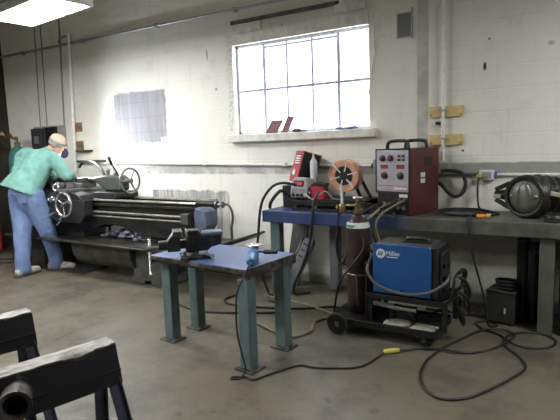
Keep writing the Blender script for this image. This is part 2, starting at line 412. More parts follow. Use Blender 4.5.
# rest of the wall fittings --------------------------------------------------
def clips(b, pts, r): 
    for p in pts: b.box((p[0]-.02, WY-.055, p[2]-r-.008), (p[0]+.02, WY-.001, p[2]+r+.008))
t = thing('conduit_pipe', 'long grey conduit pipe running high across the whole wall', 'pipe', (-5.0, WY-.03, 3.23))
b = MB(); b.cyl((-8.54,WY-.03,3.235), (-1.5,WY-.03,3.20), .017, seg=12); part('tube', b, 'pipe_grey', t)
for x in (-7.9,-6.4,-4.9,-3.62,-2.3): b = MB(); clips(b, [(x,0,3.232-.005*(x+8.5)/1.)], .018); part('pipe_clip', b, 'pipe_grey', t)
t = thing('conduit_pipe', 'white low conduit running level along the wall behind the lathe', 'pipe', (-5.0, WY-.025, 1.40))
b = MB(); b.cyl((-6.85,WY-.025,1.435), (-1.93,WY-.025,1.355), .016, seg=12); part('tube', b, 'pipe_white', t)
for x in (-5.9,-4.2,-3.0): b = MB(); clips(b, [(x,0,1.4-.016*(x+4.4))], .014); part('pipe_clip', b, 'pipe_white', t)
t = thing('junction_box', 'grey junction box on the wall conduit beside the copper wire spool', 'electrical box', (-1.84, WY-.08, 1.27))
b = MB(); b.box((-1.90,WY-.09,1.28), (-1.78,WY-.001,1.42)); part('body', b, 'pipe_grey', t, .008)
b = MB(); b.cyl((-1.9005,WY-.03,1.352), (-1.93,WY-.03,1.353), .028); part('fitting', b, 'blackplastic', t)
b = MB(); b.cyl((-1.7795,WY-.03,1.352), (-1.70,WY-.03,1.35), .028); part('fitting', b, 'blackplastic', t)
t = thing('conduit_pipe', 'white conduit running level to the outlet box above the right end of the bench', 'pipe', (0, WY-.02, 1.26))
b = MB(); b.cyl((-1.65,WY-.02,1.262), (-.865,WY-.02,1.262), .014, seg=10); part('tube', b, 'cable_grey', t)
b = MB(); b.cyl((-.725,WY-.02,1.262), (3.5,WY-.02,1.262), .015, seg=10); part('tube', b, 'pipe_white', t)
t = thing('outlet_box', 'white outlet box with a yellow plug in it above the bench', 'electrical box', (-.79, WY-.06, 1.22))
b = MB(); b.box((-.86,WY-.06,1.215), (-.73,WY-.001,1.305)); part('housing', b, 'white_metal', t, .005)
b = MB(); b.box((-.835,WY-.066,1.232), (-.752,WY-.058,1.288)); part('cover_plate', b, 'pipe_grey', t, .002)
b = MB(); b.box((-.726,WY-.05,1.24), (-.705,WY-.002,1.29)); part('coupling', b, 'grinderblue', t, .004)
# vertical conduit with the two plywood blocks
t = thing('conduit_pipe', 'white conduit standing upright on the wall through two plywood blocks', 'pipe', (-1.19, WY-.05, 1.40))
b = MB(); b.cyl((-1.195,WY-.05,1.40), (-1.195,WY-.05,4.3), .016, seg=12); part('tube', b, 'pipe_white', t)
b = MB(); b.cyl((-1.195,WY-.05,1.60), (-1.195,WY-.05,1.63), .022, seg=12); b.cyl((-1.195,WY-.05,1.74), (-1.195,WY-.05,1.79), .022, seg=12); part('coupling', b, 'pipe_white', t)
for z, lab in ((1.87, 'upper plywood block on the upright conduit right of the grey wall strip'), (1.60, 'lower plywood block on the upright conduit behind the maroon welder')):
    t = thing('mounting_block', lab, 'wood block', (-1.18, WY-.03, z-.05))
    b = MB(); b.box((-1.335,WY-.03,z-.052), (-1.02,WY-.001,z+.052)); part('board', b, 'woodyellow', t, .004)
    b = MB()
    for x in (-1.315,-1.04): b.cyl((x,WY-.034,z-.03), (x,WY-.028,z-.03), .008, seg=10)
    part('screw', b, 'darkgap', t)
    b = MB(); b.box((-1.225,WY-.072,z+.0), (-1.165,WY-.066,z+.02)); b.box((-1.232,WY-.072,z), (-1.224,WY-.03,z+.02)); b.box((-1.166,WY-.072,z), (-1.158,WY-.03,z+.02)); part('pipe_strap', b, 'pipe_grey', t)
b = MB(); b.box((-1.27,WY-.05,1.745), (-1.215,WY-.001,1.775)); solo('pipe_clamp', b, 'black', 'small black clamp beside the upright conduit between the two plywood blocks', 'clamp', (-1.24,WY-.02,1.745), .004)
# square recess in the wall, a rusty open box
t = thing('wall_box', 'open grey metal box set in the wall right of the window', 'electrical box', (-1.58, WY, 2.61))
b = MB()
for a_, c_ in (((-1.665,WY-.012,2.615),(-1.655,WY-.001,2.855)), ((-1.515,WY-.035,2.60),(-1.505,WY-.001,2.89)), ((-1.665,WY-.012,2.845),(-1.505,WY-.001,2.855)), ((-1.665,WY-.012,2.615),(-1.505,WY-.001,2.625))): b.box(a_, c_)
part('rim', b, 'pipe_grey', t)
b = MB(); b.box((-1.655,WY-.006,2.625), (-1.515,WY-.001,2.845)); part('back_plate', b, 'panelgrey', t)
# cable hanging right of the window
b = MB(); b.tube([(-1.93,WY-.02,2.93),(-1.88,WY-.018,2.90),(-1.90,WY-.015,2.7),(-1.905,WY-.012,2.5),(-1.95,WY-.012,2.2),(-1.985,WY-.012,1.96)], .007)
solo('wall_cable', b, 'pipe_white', 'thin white cable hanging down the wall along the right edge of the window', 'cable', (-1.93,WY-.02,1.96))
# left end of the wall
t = thing('conduit_pipe', 'stout white pipe standing upright on the wall left of the bare block patch', 'pipe', (-6.75, WY-.04, 1.3))
b = MB(); b.tube([(-6.80,WY-.04,1.30),(-6.74,WY-.04,2.4),(-6.69,WY-.04,3.36)], .027, 12, 1); part('tube', b, 'pipe_white', t)
b = MB(); b.tube([(-6.69,WY-.04,3.325),(-6.80,WY-.04,3.335),(-6.92,WY-.04,3.31),(-6.94,WY-.04,3.25)], .014, 10); part('elbow', b, 'pipe_grey', t)
for n_, (xt, xb, zb, lab) in enumerate(((-7.56,-7.64,2.0,'leftmost of three dark cables running down the wall above the fuse panel'),
                         (-7.40,-7.46,2.02,'middle of three dark cables running down the wall above the fuse panel'),
                         (-6.93,-7.02,2.02,'dark cable running down the wall just left of the stout white pipe'))):
    b = MB(); b.tube([(xt,WY-.012,3.9),(xt-.01,WY-.012,3.4),((xt+xb)/2,WY-.012,2.8),(xb,WY-.012,zb)], .008 if n_ < 2 else .012)
    solo('wall_cable', b, 'cable_pale', lab, 'cable', (xb,WY-.012,zb))
t = thing('fuse_panel', 'grey fuse panel with dark open doors on the wall behind the bending person', 'electrical panel', (-7.4, WY-.1, 1.55))
b = MB(); b.box((-7.80,WY-.04,1.55), (-7.0,WY-.001,2.03)); part('backboard', b, 'greycase', t, .004)
b = MB(); b.box((-7.78,WY-.10,1.66), (-7.50,WY-.04,2.0)); part('switch_box', b, 'darkgrey', t, .006)
b = MB(); b.box((-7.44,WY-.08,1.72), (-7.16,WY-.04,2.01)); part('switch_box', b, 'black', t, .006)
b = MB(); b.box((-7.70,WY-.106,1.76), (-7.58,WY-.10,1.88)); part('cover_plate', b, 'panelgrey', t)
for z, lab in ((1.98, 'upper brown wooden bracket at the stout white pipe'), (1.70, 'lower brown wooden bracket at the stout white pipe')):
    t = thing('pipe_bracket', lab, 'bracket', (-6.72, WY-.03, z-.06))
    b = MB(); b.box((-6.82,WY-.0125,z-.07), (-6.60,WY-.001,z+.07)); part('board', b, 'woodbrown', t, .004)
    b = MB(); b.box((-6.70,WY-.03,z-.02), (-6.62,WY-.012,z+.02)); part('clasp', b, 'steel_dull', t, .003)

# things on the window sill
for x, w, h, a, lab in ((-3.24,.15,.17,-.5,'wider reddish clay tile leaning in the window on the sill'), (-3.03,.08,.21,-.38,'narrow reddish clay tile leaning on the sill beside the wider tile')):
    b = MB(); b.prism([(0,0),(w,0),(w+.05,h),(.04,h)], (x,5.0,1.744), (1,0,0), (0,.45,.89), (0,.016,-.008)); solo('clay_tile', b, 'tile', lab, 'tile', (x,5.02,1.742), .002, 'clay tiles on the window sill')
b = MB(); b.ball((-2.84,5.05,1.762), .045, (1.5,.8,.62), 10); b.ball((-2.76,5.05,1.752), .03, (1.6,.8,.5), 10); solo('stone_lump', b, 'darkgrey', 'dark lump of stone lying on the sill right of the clay tiles', 'stone', (-2.82,5.05,1.742))
b = MB()
for k in range(7): b.ball((-2.30+.03*k+random.uniform(-.01,.01),5.02+random.uniform(-.02,.02),1.757+random.uniform(0,.008)), .028, (1.4,1.2,.6), 10)
solo('rag', b, 'rag', 'crumpled blue rag on the right end of the window sill', 'rag', (-2.2,5.02,1.744))

# ceiling lights: one over the lathe, four unseen ones added as fill light
def fluorescent(loc, rz, lab):
    t = thing('ceiling_light', lab, 'light', loc, rz or 1e-4, 'fluorescent ceiling lights')
    b = MB(); b.prism([(-.27,0),(.27,0),(.27,.035),(.16,.11),(-.16,.11),(-.27,.035)], (-.60,0,0), (0,1,0), (0,0,1), (1.2,0,0)); part('housing', b, 'white_metal', t, .004)
    b = MB(); b.box((-.565,-.235,-.012), (.565,.235,-.001)); part('diffuser', b, 'lamp_glow', t)
    b = MB()
    for y0_, y1_ in ((-.27,-.24),(.24,.27)): b.box((-.6,y0_,-.02), (.6,y1_,-.001))
    for x0_, x1_ in ((-.6,-.57),(.57,.6)): b.box((x0_,-.24,-.02), (x1_,.24,-.001))
    part('frame', b, 'white_metal', t)
    for x in (-.45,.45): b = MB(); b.cyl((x,0,.11), (x,0,4.4-loc[2]), .006, seg=8); part('hanger_rod', b, 'pipe_grey', t)
    return t
fluorescent((-4.87,3.29,3.05), math.radians(-6), 'hanging fluorescent ceiling light over the lathe at the top left')
fluorescent((-3.5,.9,3.05), math.radians(-6), 'added out-of-view fluorescent light above the sawhorses near the camera')
fluorescent((-5.2,-.2,3.05), math.radians(-6), 'added out-of-view fluorescent light over the left of the shop floor')
fluorescent((-7.4,1.4,3.05), math.radians(-6), 'added out-of-view fluorescent light nearest the dark left wall')
fluorescent((1.5,3.2,3.05), math.radians(-6), 'added out-of-view fluorescent light over the right side of the shop floor')
# ------------------------------------------------------------------ steel work table with vise and grinder
TL = V((-2.48,3.1,0)); TR = math.radians(-5)
t = thing('work_table', 'low steel work table with blue top and teal square legs', 'table', TL, TR)
b = MB(); b.box((-.505,-.305,.715), (.515,.30,.75)); top = part('table_top', b, 'bluetop', t, .004)
b = MB()
b.box((-.505,-.313,.718), (.515,-.3055,.7505)); b.box((.5155,-.313,.675), (.525,.30,.7505)); b.box((-.50,.29,.68), (.51,.30,.7145)); b.box((-.505,-.30,.68), (-.495,.29,.7145))
b.box((-.49,-.28,.69), (.50,-.25,.7145)); b.box((.485,-.27,.675), (.515,.28,.7145))
part('edge_angle', b, 'rusty', t, .002)
for lx, ly in ((-.445,-.16),(.475,-.255),(.455,.2),(-.46,.15)):
    b = MB(); b.box((lx-.05,ly-.045,.014), (lx+.05,ly+.045,.6795 if lx < 0 else .674)); l = part('leg', b, 'tealleg', t, .006)
    b = MB(); b.box((lx-.085,ly-.075,0), (lx+.085,ly+.075,.0135)); part('foot_plate', b, 'rusty', l, .003)
    b = MB(); b.cyl((lx+.068,ly-.05,.0135), (lx+.068,ly-.05,.03), .012, seg=8); part('bolt', b, 'steel_dull', l)

# vise, screw pointing along -x
t = thing('bench_vise', 'black cast bench vise bolted to the left end of the blue table', 'vise', (-2.60,2.925,.7515), math.radians(46)); t.scale = (1.08,1.08,1.08)
b = MB(); b.rev([(.105,0),(.105,.022),(.085,.03),(.075,.05),(.0,.05)], (0,0,0), seg=28)
for a in (.6,2.5,4.2): b.box((-.03,.07,0), (.03,.14,.022), (0,0,a), (0,0,0))
part('swivel_base', b, 'vise', t, .003)
b = MB(); b.prism([(-.06,.05),(.09,.05),(.12,.075),(.19,.09),(.20,.165),(.06,.17),(.045,.19),(.03,.205),(-.045,.205),(-.055,.12),(-.07,.09)], (0,-.055,0), (1,0,0), (0,0,1), (0,.11,0)); part('fixed_body', b, 'vise', t, .008)
b = MB(); b.box((.06,-.06,.166), (.205,.06,.186)); part('anvil', b, 'bluegrey', t, .006)
b = MB(); b.box((-.25,-.035,.075), (-.045,.035,.135)); part('slide_bar', b, 'vise', t, .006)
b = MB(); b.prism([(-.19,.06),(-.10,.06),(-.095,.205),(-.135,.205),(-.18,.15),(-.20,.12)], (0,-.05,0), (1,0,0), (0,0,1), (0,.10,0)); b.box((-.15,-.085,.165), (-.094,.085,.207)); part('moving_jaw', b, 'vise', t, .006)
b = MB(); b.box((-.093,-.08,.165), (-.083,.08,.206)); b.box((-.056,-.08,.165), (-.046,.08,.206)); part('jaw_plate', b, 'steel_dull', t, .002)
b = MB(); b.cyl((-.33,0,.085), (-.20,0,.085), .018); b.cyl((-.335,0,.085), (-.30,0,.085), .026); part('screw', b, 'steel_dull', t)
b = MB(); b.cyl((-.315,.07,.14), (-.315,-.15,-.055), .0085, seg=12); b.ball((-.315,.072,.137), .013); b.ball((-.315,-.152,-.062), .014); part('handle_bar', b, 'steel', t)
b = MB(); b.cyl((.06,-.10,.055), (.12,-.125,.015), .009, seg=10); b.cyl((.03,-.085,.045), (.08,-.11,.05), .016, seg=10); part('lock_lever', b, 'steel', t)

# angle grinder on the table with its cord down to the yellow connector
t = thing('angle_grinder', 'blue angle grinder lying on the table with its disc upward', 'grinder', (-2.09,2.98,.752))
A, B = V((-2.00,2.83,.785)), V((-2.135,3.07,.80)); d = (B-A).normalized()
b = MB(); b.rev([(.026,0),(.034,.02),(.036,.10),(.033,.17),(.040,.18),(.042,.21),(.040,.25),(.03,.262)], A, d, 18); part('motor_housing', b, 'grinderblue', t)
b = MB(); H = B + d*.015
b.rev([(.022,-.05),(.034,-.045),(.036,0),(.03,.02),(.018,.035),(.012,.055)], H, (0,0,1), 18); b.cyl(B-d*.02, H, .036, .03, 18); part('gear_head', b, 'steel', t)
b = MB(); b.rev([(0,.05),(.060,.050),(.062,.053),(.060,.056),(.02,.058),(.016,.062),(0,.062)], H, (0,0,1), 28); part('disc', b, 'steel', t)
b = MB(); hd = V((.97,.2,.04)).normalized(); b.rev([(.007,0),(.007,.05),(.016,.052),(.018,.09),(.017,.14),(.019,.15),(.012,.16)], H+hd*.03, hd, 14); part('side_handle', b, 'blackplastic', t)
b = MB(); b.rev([(.013,0),(.009,.05)], A, -d, 12); part('cord_boot', b, 'blackplastic', t)
c0 = A - d*.05
b = MB(); b.tube([c0, (-1.955,2.735,.775), (-1.965,2.70,.72), (-2.01,2.665,.60), (-2.02,2.66,.35), (-1.985,2.66,.18), (-1.96,2.66,.07), (-1.99,2.64,.012), (-2.04,2.60,.008), (-2.05,2.63,.008), (-1.97,2.67,.008), (-1.90,2.66,.008),
                  (-1.83,2.82,.008), (-1.73,3.0,.008), (-1.62,3.02,.008), (-1.5,3.07,.008), (-1.33,3.18,.008), (-1.27,3.42,.008), (-1.255,3.47,.016)], .0068)
part('power_cord', b, 'cable_black', t)

# ------------------------------------------------------------------ the long bench along the wall
BZ = .92
t = thing('workbench', 'long steel workbench along the wall, blue paint worn to grey', 'bench', (-2.9,4.7,0))
b = MB(); b.box((-2.92,4.38,.80), (3.2,5.035,BZ)); part('bench_top', b, 'bench', t, .006)
for x0_, x1_, y0_, y1_, mm in ((-2.85,-2.74,4.42,4.52,'tealleg'),(-2.37,-2.27,4.86,4.96,'panelgrey'),(-.295,-.185,4.41,4.52,'benchleg'),(1.6,1.71,4.41,4.52,'benchleg')):
    b = MB(); b.box((x0_,y0_,0), (x1_,y1_,.7995)); part('leg', b, mm, t, .005)
b = MB(); b.box((-.15,4.45,.02), (.6,4.98,.76)); b.box((-.13,4.44,.05), (.58,4.449,.73)); solo('steel_locker', b, 'black', 'black steel locker under the bench at the far right edge', 'locker', (.2,4.7,0.02), .006).location.z = 0.0

# open rack of dark steel on the bench
t = thing('steel_rack', 'low black steel rack lying along the bench under the wire spool', 'rack', (-2.2,4.7,BZ))
b = MB()
for y in (4.50,4.86): b.box((-2.62,y,.975), (-1.80,y+.05,1.025)); b.box((-2.62,y,BZ), (-1.80,y+.05,.945))
part('rail', b, 'black', t, .003)
b = MB()
for x in (-2.6,-2.36,-2.1,-1.86): b = MB(); b.box((x,4.50,.9455), (x+.035,4.91,.9745)); part('crossbar', b, 'rusty', t, .003)
b = MB(); b.box((-2.55,4.56,1.0255), (-1.83,4.905,1.036)); part('plate', b, 'black', t, .002)
RZ = 1.0365

# red charger standing on a dark box behind the grey meter
b = MB(); b.box((-2.86,4.715,BZ+.0005), (-2.69,4.98,1.16)); 
solo('steel_box', b, 'black', 'black steel box under the tilted red charger', 'box', (-2.72,4.86,BZ), .006)
t = thing('battery_charger', 'tilted red and black battery charger with grille and white dial', 'charger', (-2.74,4.765,1.20), math.radians(-40))
R_ = Matrix.Rotation(math.radians(-17), 4, 'X')
def rp(name, mb, m, parent, mtx, bevel=0.):
    bmesh.ops.transform(mb.bm, matrix=mtx, verts=mb.bm.verts); return part(name, mb, m, parent, bevel)
b = MB(); b.box((-.115,-.005,0), (.115,.20,.335)); rp('case', b, 'black', t, R_, .006)
b = MB(); b.box((-.117,-.016,0), (.117,-.0055,.345)); b.box((-.117,-.005,.336), (.117,.205,.345)); f = rp('front_panel', b, 'red', t, R_, .004)
b = MB()
for k in range(4): b.box((-.06,-.021,.20+.026*k), (.075,-.0165,.215+.026*k))
rp('grille', b, 'white_metal', f, R_)
b = MB(); b.box((-.07,-.0175,.19), (.085,-.0162,.305)); rp('grille_recess', b, 'black', f, R_)
b = MB(); b.cyl((.0,-.0162,.10), (.0,-.03,.10), .034); rp('dial', b, 'labelwhite', f, R_)
b = MB(); b.cyl((.05,.1,.345), (.05,.1,.347), .02); rp('top_plate', b, 'panelgrey', t, R_)

t = thing('meter', 'grey feeder meter box with a red display leaning at the bench edge', 'meter', (-2.565,4.60,RZ), math.radians(-12))
S_ = Matrix.Rotation(math.radians(-10), 4, 'X')
b = MB(); b.prism([(-.11,0),(.11,0),(.115,.03),(.115,.15),(.075,.215),(-.075,.215),(-.115,.15),(-.115,.03)], (0,.12,.005), (1,0,0), (0,0,1), (0,-.17,0)); rp('case', b, 'greycase', t, S_, .012)
b = MB(); b.box((-.07,-.058,.12), (.065,-.0505,.185)); f = rp('display', b, 'black', t, S_, .003)
b = MB(); b.box((-.055,-.062,.135), (.05,-.0585,.17)); rp('readout', b, 'red', f, S_)
b = MB(); b.box((-.09,-.056,.045), (.085,-.0505,.10)); rp('label_strip', b, 'panelgrey', t, S_, .002)
for x in (-.06,.0,.055): b = MB(); b.cyl((x,-.05,.03), (x,-.075,.03), .014, seg=12); rp('knob', b, 'blackplastic', t, S_)
for k in (0,1): b = MB(); b.cyl((.1155,-.01,.06+.06*k), (.138,-.01,.06+.06*k), .02, seg=14); rp('socket', b, 'steel_dull', t, S_)

t = thing('caulk_tube', 'white caulk cartridge standing upright on the bench behind the meter', 'tube', (-2.475,4.735,RZ))
b = MB(); b.rev([(.036,0),(.038,.01),(.038,.37),(.036,.385),(.018,.41),(.012,.43),(.006,.47),(0,.47)], (-2.475,4.735,RZ)); part('cartridge', b, 'tubewhite', t)
b = MB(); b.ring((-2.475,4.735,RZ+.03), (0,0,1), .038, .003); part('end_cap', b, 'labelwhite', t)
t = thing('tool_box', 'low red and black tool box on the rack beside the wire spool', 'tool box', (-2.36,4.68,RZ))
b = MB(); b.box((-2.425,4.575,RZ), (-2.285,4.69,RZ+.13)); b.box((-2.43,4.57,RZ), (-2.425,4.69,RZ+.15)); part('tray', b, 'red', t, .004)
b = MB(); b.prism([(-2.425,RZ+.131),(-2.275,RZ+.131),(-2.275,RZ+.16),(-2.40,RZ+.17)], (0,4.575,0), (1,0,0), (0,0,1), (0,.115,0)); part('lid', b, 'black', t, .003)

# wire spool on a bent stand
t = thing('wire_spool', 'copper coated welding wire spool on a black stand', 'spool', (-2.115,4.73,RZ))
sc_ = V((-2.07,4.66,1.275))
b = MB(); b.rev([(.097,-.06),(.148,-.06),(.152,-.045),(.152,.045),(.148,.06),(.097,.06)], sc_, (0,1,0), 36, True); part('wire_winding', b, 'copper', t)
b = MB(); b.ring(sc_+V((0,-.066,0)), (0,1,0), .158, .006, 36); b.ring(sc_+V((0,.066,0)), (0,1,0), .158, .006, 36)
part('flange_rim', b, 'copper', t)
b = MB(); b.rev([(.0,-.07),(.035,-.07),(.042,-.06),(.042,.06),(.0,.06)], sc_, (0,1,0), 20); b.rev([(.0,-.05),(.095,-.052),(.095,.055),(.0,.055)], sc_, (0,1,0), 24); part('hub', b, 'blackplastic', t)
for k in range(6):
    a = 2*PI*k/6 + .25; dv = V((math.cos(a),0,math.sin(a)))
    b = MB(); b.sweep_box(sc_+dv*.044+V((0,-.067,0)), sc_+dv*.158+V((0,-.067,0)), .012, .006, (0,1,0)); part('spoke', b, 'labelwhite', t)
b = MB(); b.cyl(sc_+V((0,.06,0)), sc_+V((0,.14,0)), .016, seg=12); b.sweep_box(sc_+V((.0,.115,.02)), (-1.96,4.775,RZ), .03, .02, (0,1,0)); b.sweep_box(sc_+V((.0,.14,.01)), (-2.18,4.80,RZ), .03, .015, (0,1,0)); b.sweep_box(sc_+V((.06,.115,.06)), (-1.85,4.775,RZ), .028, .02, (0,1,0))
part('stand', b, 'black', t, .002)

# maroon welder on the bench
t = thing('welder', 'maroon welding machine with silver control panel standing on the bench', 'welder', (-1.35,4.46,BZ+.0005), math.radians(-18))
W, D_, H_ = .375, .46, .61
b = MB(); b.prism([(0,0),(D_,0),(D_,H_),(.02,H_),(0,H_-.015)], (-W,0,0), (0,1,0), (0,0,1), (W,0,0)); part('case', b, 'maroon', t, .008)
b = MB(); b.box((-W+.02,-.004,.02), (-.015,-.0005,.20)); part('connector_recess', b, 'black', t)
b = MB(); b.box((-W+.005,-.02,.215), (-.008,-.0005,.60)); p = part('control_panel', b, 'panel', t, .006)
b = MB(); b.box((-W-.004,-.024,.20), (-W+.004,0,.615)); b.box((-W,-.024,.601), (-.0,0,.615)); b.box((-.008,-.024,.20), (.003,0,.615)); part('panel_surround', b, 'black', t, .003)
for x, z, r in ((-.295,.525,.026),(-.205,.525,.026),(-.275,.365,.03),(-.095,.365,.03)):
    b = MB(); b.ring((x,-.021,z), (0,1,0), r+.006, .0035, 24, 6); k = part('dial_ring', b, 'red', p)
    b = MB(); b.rev([(r,0),(r*.9,.022),(r*.5,.026),(0,.026)], (x,-.0205,z), (0,-1,0), 18); part('knob', b, 'blackplastic', p)
for x in (-.275,-.095):
    b = MB(); b.box((x-.042,-.023,.43), (x+.042,-.0205,.465)); dd = part('readout', b, 'black', p)
    b = MB(); b.box((x-.034,-.0245,.436), (x+.034,-.0232,.458)); part('readout_digits', b, 'red', dd)
for x in (-.11,-.06):
    for z in (.51,.545): b = MB(); b.box((x-.014,-.028,z-.01), (x+.014,-.0205,z+.01)); part('switch', b, 'blackplastic', p, .002)
b = MB(); b.box((-.355,-.0215,.268), (-.02,-.0202,.274)); b.box((-.355,-.0215,.228), (-.02,-.0202,.231)); part('red_stripe', b, 'red', p)
b = MB()
for k in range(9): b.box((-.165+.0155*k,-.0218,.238), (-.153+.0155*k,-.0202,.258))
part('lettering', b, 'labelwhite', p)
for x, z in ((-.30,.1),(-.22,.1),(-.12,.14),(-.06,.14),(-.12,.07),(-.06,.07)):
    b = MB(); b.cyl((x,-.005,z), (x,-.028,z), .017, seg=12); part('socket', b, 'steel_dull', t)
b = MB(); b.box((-.12,-.008,.165), (-.03,-.0045,.195)); part('rating_plate', b, 'labelwhite', t)
b = MB(); b.box((.0005,.22,.45), (.004,.34,.53)); part('vent', b, 'black', t)
for z in (.29,.345): b = MB(); b.box((.0005,.155,z), (.003,.225,z+.042)); part('sticker', b, 'labelwhite', t)
b = MB(); b.box((.0005,.03,.02), (.004,.43,.20)); part('lower_side_panel', b, 'maroon', t, .002)
for y in (.07,.36):
    b = MB(); b.tube([(-.31,y,H_),(-.30,y,H_+.05),(-.26,y,H_+.072),(-.12,y,H_+.072),(-.08,y,H_+.05),(-.07,y,H_)], .017, 10, 4); part('carry_handle', b, 'blackplastic', t)

# cables plugged into the welder's front, drooping over the bench
def cable(name, pts, r, m, lab, cat='cable', group=None):
    b = MB(); b.tube(pts, r)
    return solo(name, b, m, lab, cat, pts[0], 0, group)
cable('welding_cable', [(-1.60,4.50,1.03),(-1.60,4.42,1.0),(-1.66,4.30,.93),(-1.72,4.20,.84),(-1.60,4.19,.62),(-1.50,4.18,.45)], .012, 'hose_tan', 'tan cable drooping from the maroon welder down past the gas cylinder')
cable('welding_cable', [(-1.545,4.485,1.03),(-1.55,4.40,1.0),(-1.60,4.31,.92),(-1.64,4.27,.80),(-1.57,4.24,.62),(-1.53,4.22,.45)], .013, 'cable_black', 'black cable drooping from the maroon welder down behind the gas cylinder')
cable('welding_cable', [(-1.47,4.44,1.07),(-1.52,4.36,1.03),(-1.62,4.39,.98),(-1.72,4.47,.945),(-1.76,4.56,.94),(-1.74,4.7,.937)], .012, 'cable_black', 'black cable curling from the maroon welder back over the bench')
cable('welding_cable', [(-1.64,4.53,1.02),(-1.68,4.44,1.01),(-1.74,4.40,.97),(-1.80,4.42,.94),(-1.86,4.44,.94),(-1.95,4.44,.935)], .012, 'cable_black', 'black cable running left along the bench edge from the maroon welder')
cable('welding_cable', [(-1.50,4.455,1.00),(-1.54,4.36,.97),(-1.62,4.33,.935),(-1.70,4.34,.92),(-1.74,4.33,.86),(-1.70,4.26,.72),(-1.62,4.26,.55)], .011, 'cable_black', 'black cable dropping over the bench edge just behind the gas cylinder valve')
cable('welding_cable', [(-1.42,4.43,1.06),(-1.47,4.33,1.02),(-1.56,4.27,.95),(-1.60,4.24,.85),(-1.55,4.22,.70),(-1.49,4.21,.55)], .010, 'hose_tan', 'tan cable from the right socket of the maroon welder')
cable('welding_cable', [(-1.72,4.62,.94),(-1.78,4.52,.955),(-1.72,4.46,.975),(-1.62,4.43,.98),(-1.53,4.40,.955),(-1.46,4.36,.935)], .013, 'cable_black', 'black cable crossing the bench below the sockets of the maroon welder')
cable('welder_hose', [(-1.20,4.93,1.30),(-1.12,4.95,1.305),(-1.01,4.95,1.28),(-.97,4.94,1.19),(-.99,4.92,1.10),(-1.05,4.90,1.06),(-1.11,4.90,1.09),(-1.17,4.92,1.15),(-1.215,4.93,1.19)], .018, 'cable_black', 'thick black hose looping out of the back of the maroon welder', 'hose')
cable('welding_cable', [(-2.56,4.50,1.19),(-2.66,4.40,1.215),(-2.76,4.355,1.18),(-2.86,4.33,1.06),(-2.91,4.33,.92),(-2.94,4.33,.70),(-2.97,4.34,.40),(-2.90,4.4,.05),(-2.82,4.36,.012)], .014, 'cable_black', 'black cable hanging in a bow off the left end of the bench')
cable('welding_cable', [(-2.70,4.60,1.05),(-2.745,4.52,1.12),(-2.79,4.48,1.09),(-2.85,4.45,1.0),(-2.87,4.46,.94)], .018, 'cable_black', 'short thick black cable at the left end of the bench top')
cable('welding_cable', [(-2.30,4.49,1.12),(-2.29,4.36,1.02),(-2.30,4.345,.86),(-2.34,4.35,.62),(-2.44,4.36,.36),(-2.56,4.38,.13),(-2.60,4.5,.014),(-2.5,4.62,.014)], .014, 'cable_black', 'black cable hanging over the bench front beside the slotted cover')
cable('thin_wire', [(-2.46,4.49,1.10),(-2.36,4.47,1.045),(-2.27,4.46,1.10),(-2.2,4.46,1.13),(-2.12,4.46,1.06),(-2.02,4.48,1.05)], .005, 'pipe_grey', 'thin grey wire looping in front of the wire spool on the rack', 'wire')

# axle housing at the right end of the bench
t = thing('axle_housing', 'big cast iron axle housing with a domed alloy cover on the bench', 'axle housing', (-.40,4.72,BZ))
AC = V((-.425,4.62,1.107)); ax = V((-.40,-.91,.04)).normalized(); rx = V((.91,-.40,0)).normalized()
b = MB(); b.rev([(.175,-.07),(.182,-.02),(.180,.015),(.165,.035),(.145,.032),(.142,.0),(.142,-.07)], AC, ax, 40, True); part('flange', b, 'castiron', t)
b = MB(); b.rev([(.143,-.02),(.141,.010),(.125,.028),(.09,.046),(.05,.055),(0,.058)], AC, ax, 36); cv = part('cover', b, 'alloy', t)
b = MB(); b.ball((0,0,0), .1, (.62,.36,1.22), 20); q = Matrix((rx, -ax, V((0,0,1)))).transposed().to_4x4(); q.translation = AC + ax*.040 + rx*.012
bmesh.ops.transform(b.bm, matrix=q, verts=b.bm.verts); part('cover_bulge', b, 'alloy', cv)
for s in (-1,1): b = MB(); b.ball(AC+ax*.032+rx*(.103*s), .02, (1,1,1), 10); part('filler_plug', b, 'alloy', cv)
bk = (-ax + rx*.55).normalized()
b = MB(); b.rev([(.165,.05),(.178,.09),(.150,.115),(.172,.16),(.140,.185),(.158,.23),(.122,.26),(.138,.30),(.10,.34),(0,.36)], AC+V((0,0,.0)), bk, 32)
part('carrier_body', b, 'castiron', t)
for k in range(3):
    b = MB(); b.ring(AC+bk*(.10+.075*k)+V((0,0,.004)), bk, .165-.010*k, .018, 32, 8); part('rib', b, 'castiron', t)
b = MB(); b.cyl(AC-rx*.15-ax*.03, AC-rx*.285-ax*.03, .05, .036, 16); part('axle_tube', b, 'castiron', t)
for s in (1,-1): b = MB(); b.sweep_box(AC-rx*.27+V((0,0,.045*s)), AC-rx*.13+V((0,0,.11*s)), .035, .04, ax); part('gusset', b, 'castiron', t, .01)
b = MB(); b.box((-.675,4.615,1.085), (-.62,4.645,1.12)); part('tag', b, 'cloth', t, .004)
b = MB(); b.box((-.46,4.63,BZ+.0005), (-.32,4.82,.97)); part('foot', b, 'castiron', t, .006)
b = MB(); b.cyl((-.20,4.62,1.115), (.45,4.78,1.14), .062, .05, 18); part('axle_tube', b, 'castiron', t)
b = MB(); b.box((-.24,4.52,1.115), (-.12,4.55,1.15), (0,.2,0)); part('tag', b, 'cloth', t, .006)
t = thing('bearing_housing', 'small rusty bearing housing on the bench in front of the axle housing', 'casting', (-.20,4.48,BZ+.0005))
b = MB(); b.rev([(.0,0),(.07,0),(.07,.04),(.055,.06),(.055,.075),(.03,.078),(.03,.05),(0,.05)], (-.20,4.48,BZ+.0005)); part('body', b, 'castiron', t)
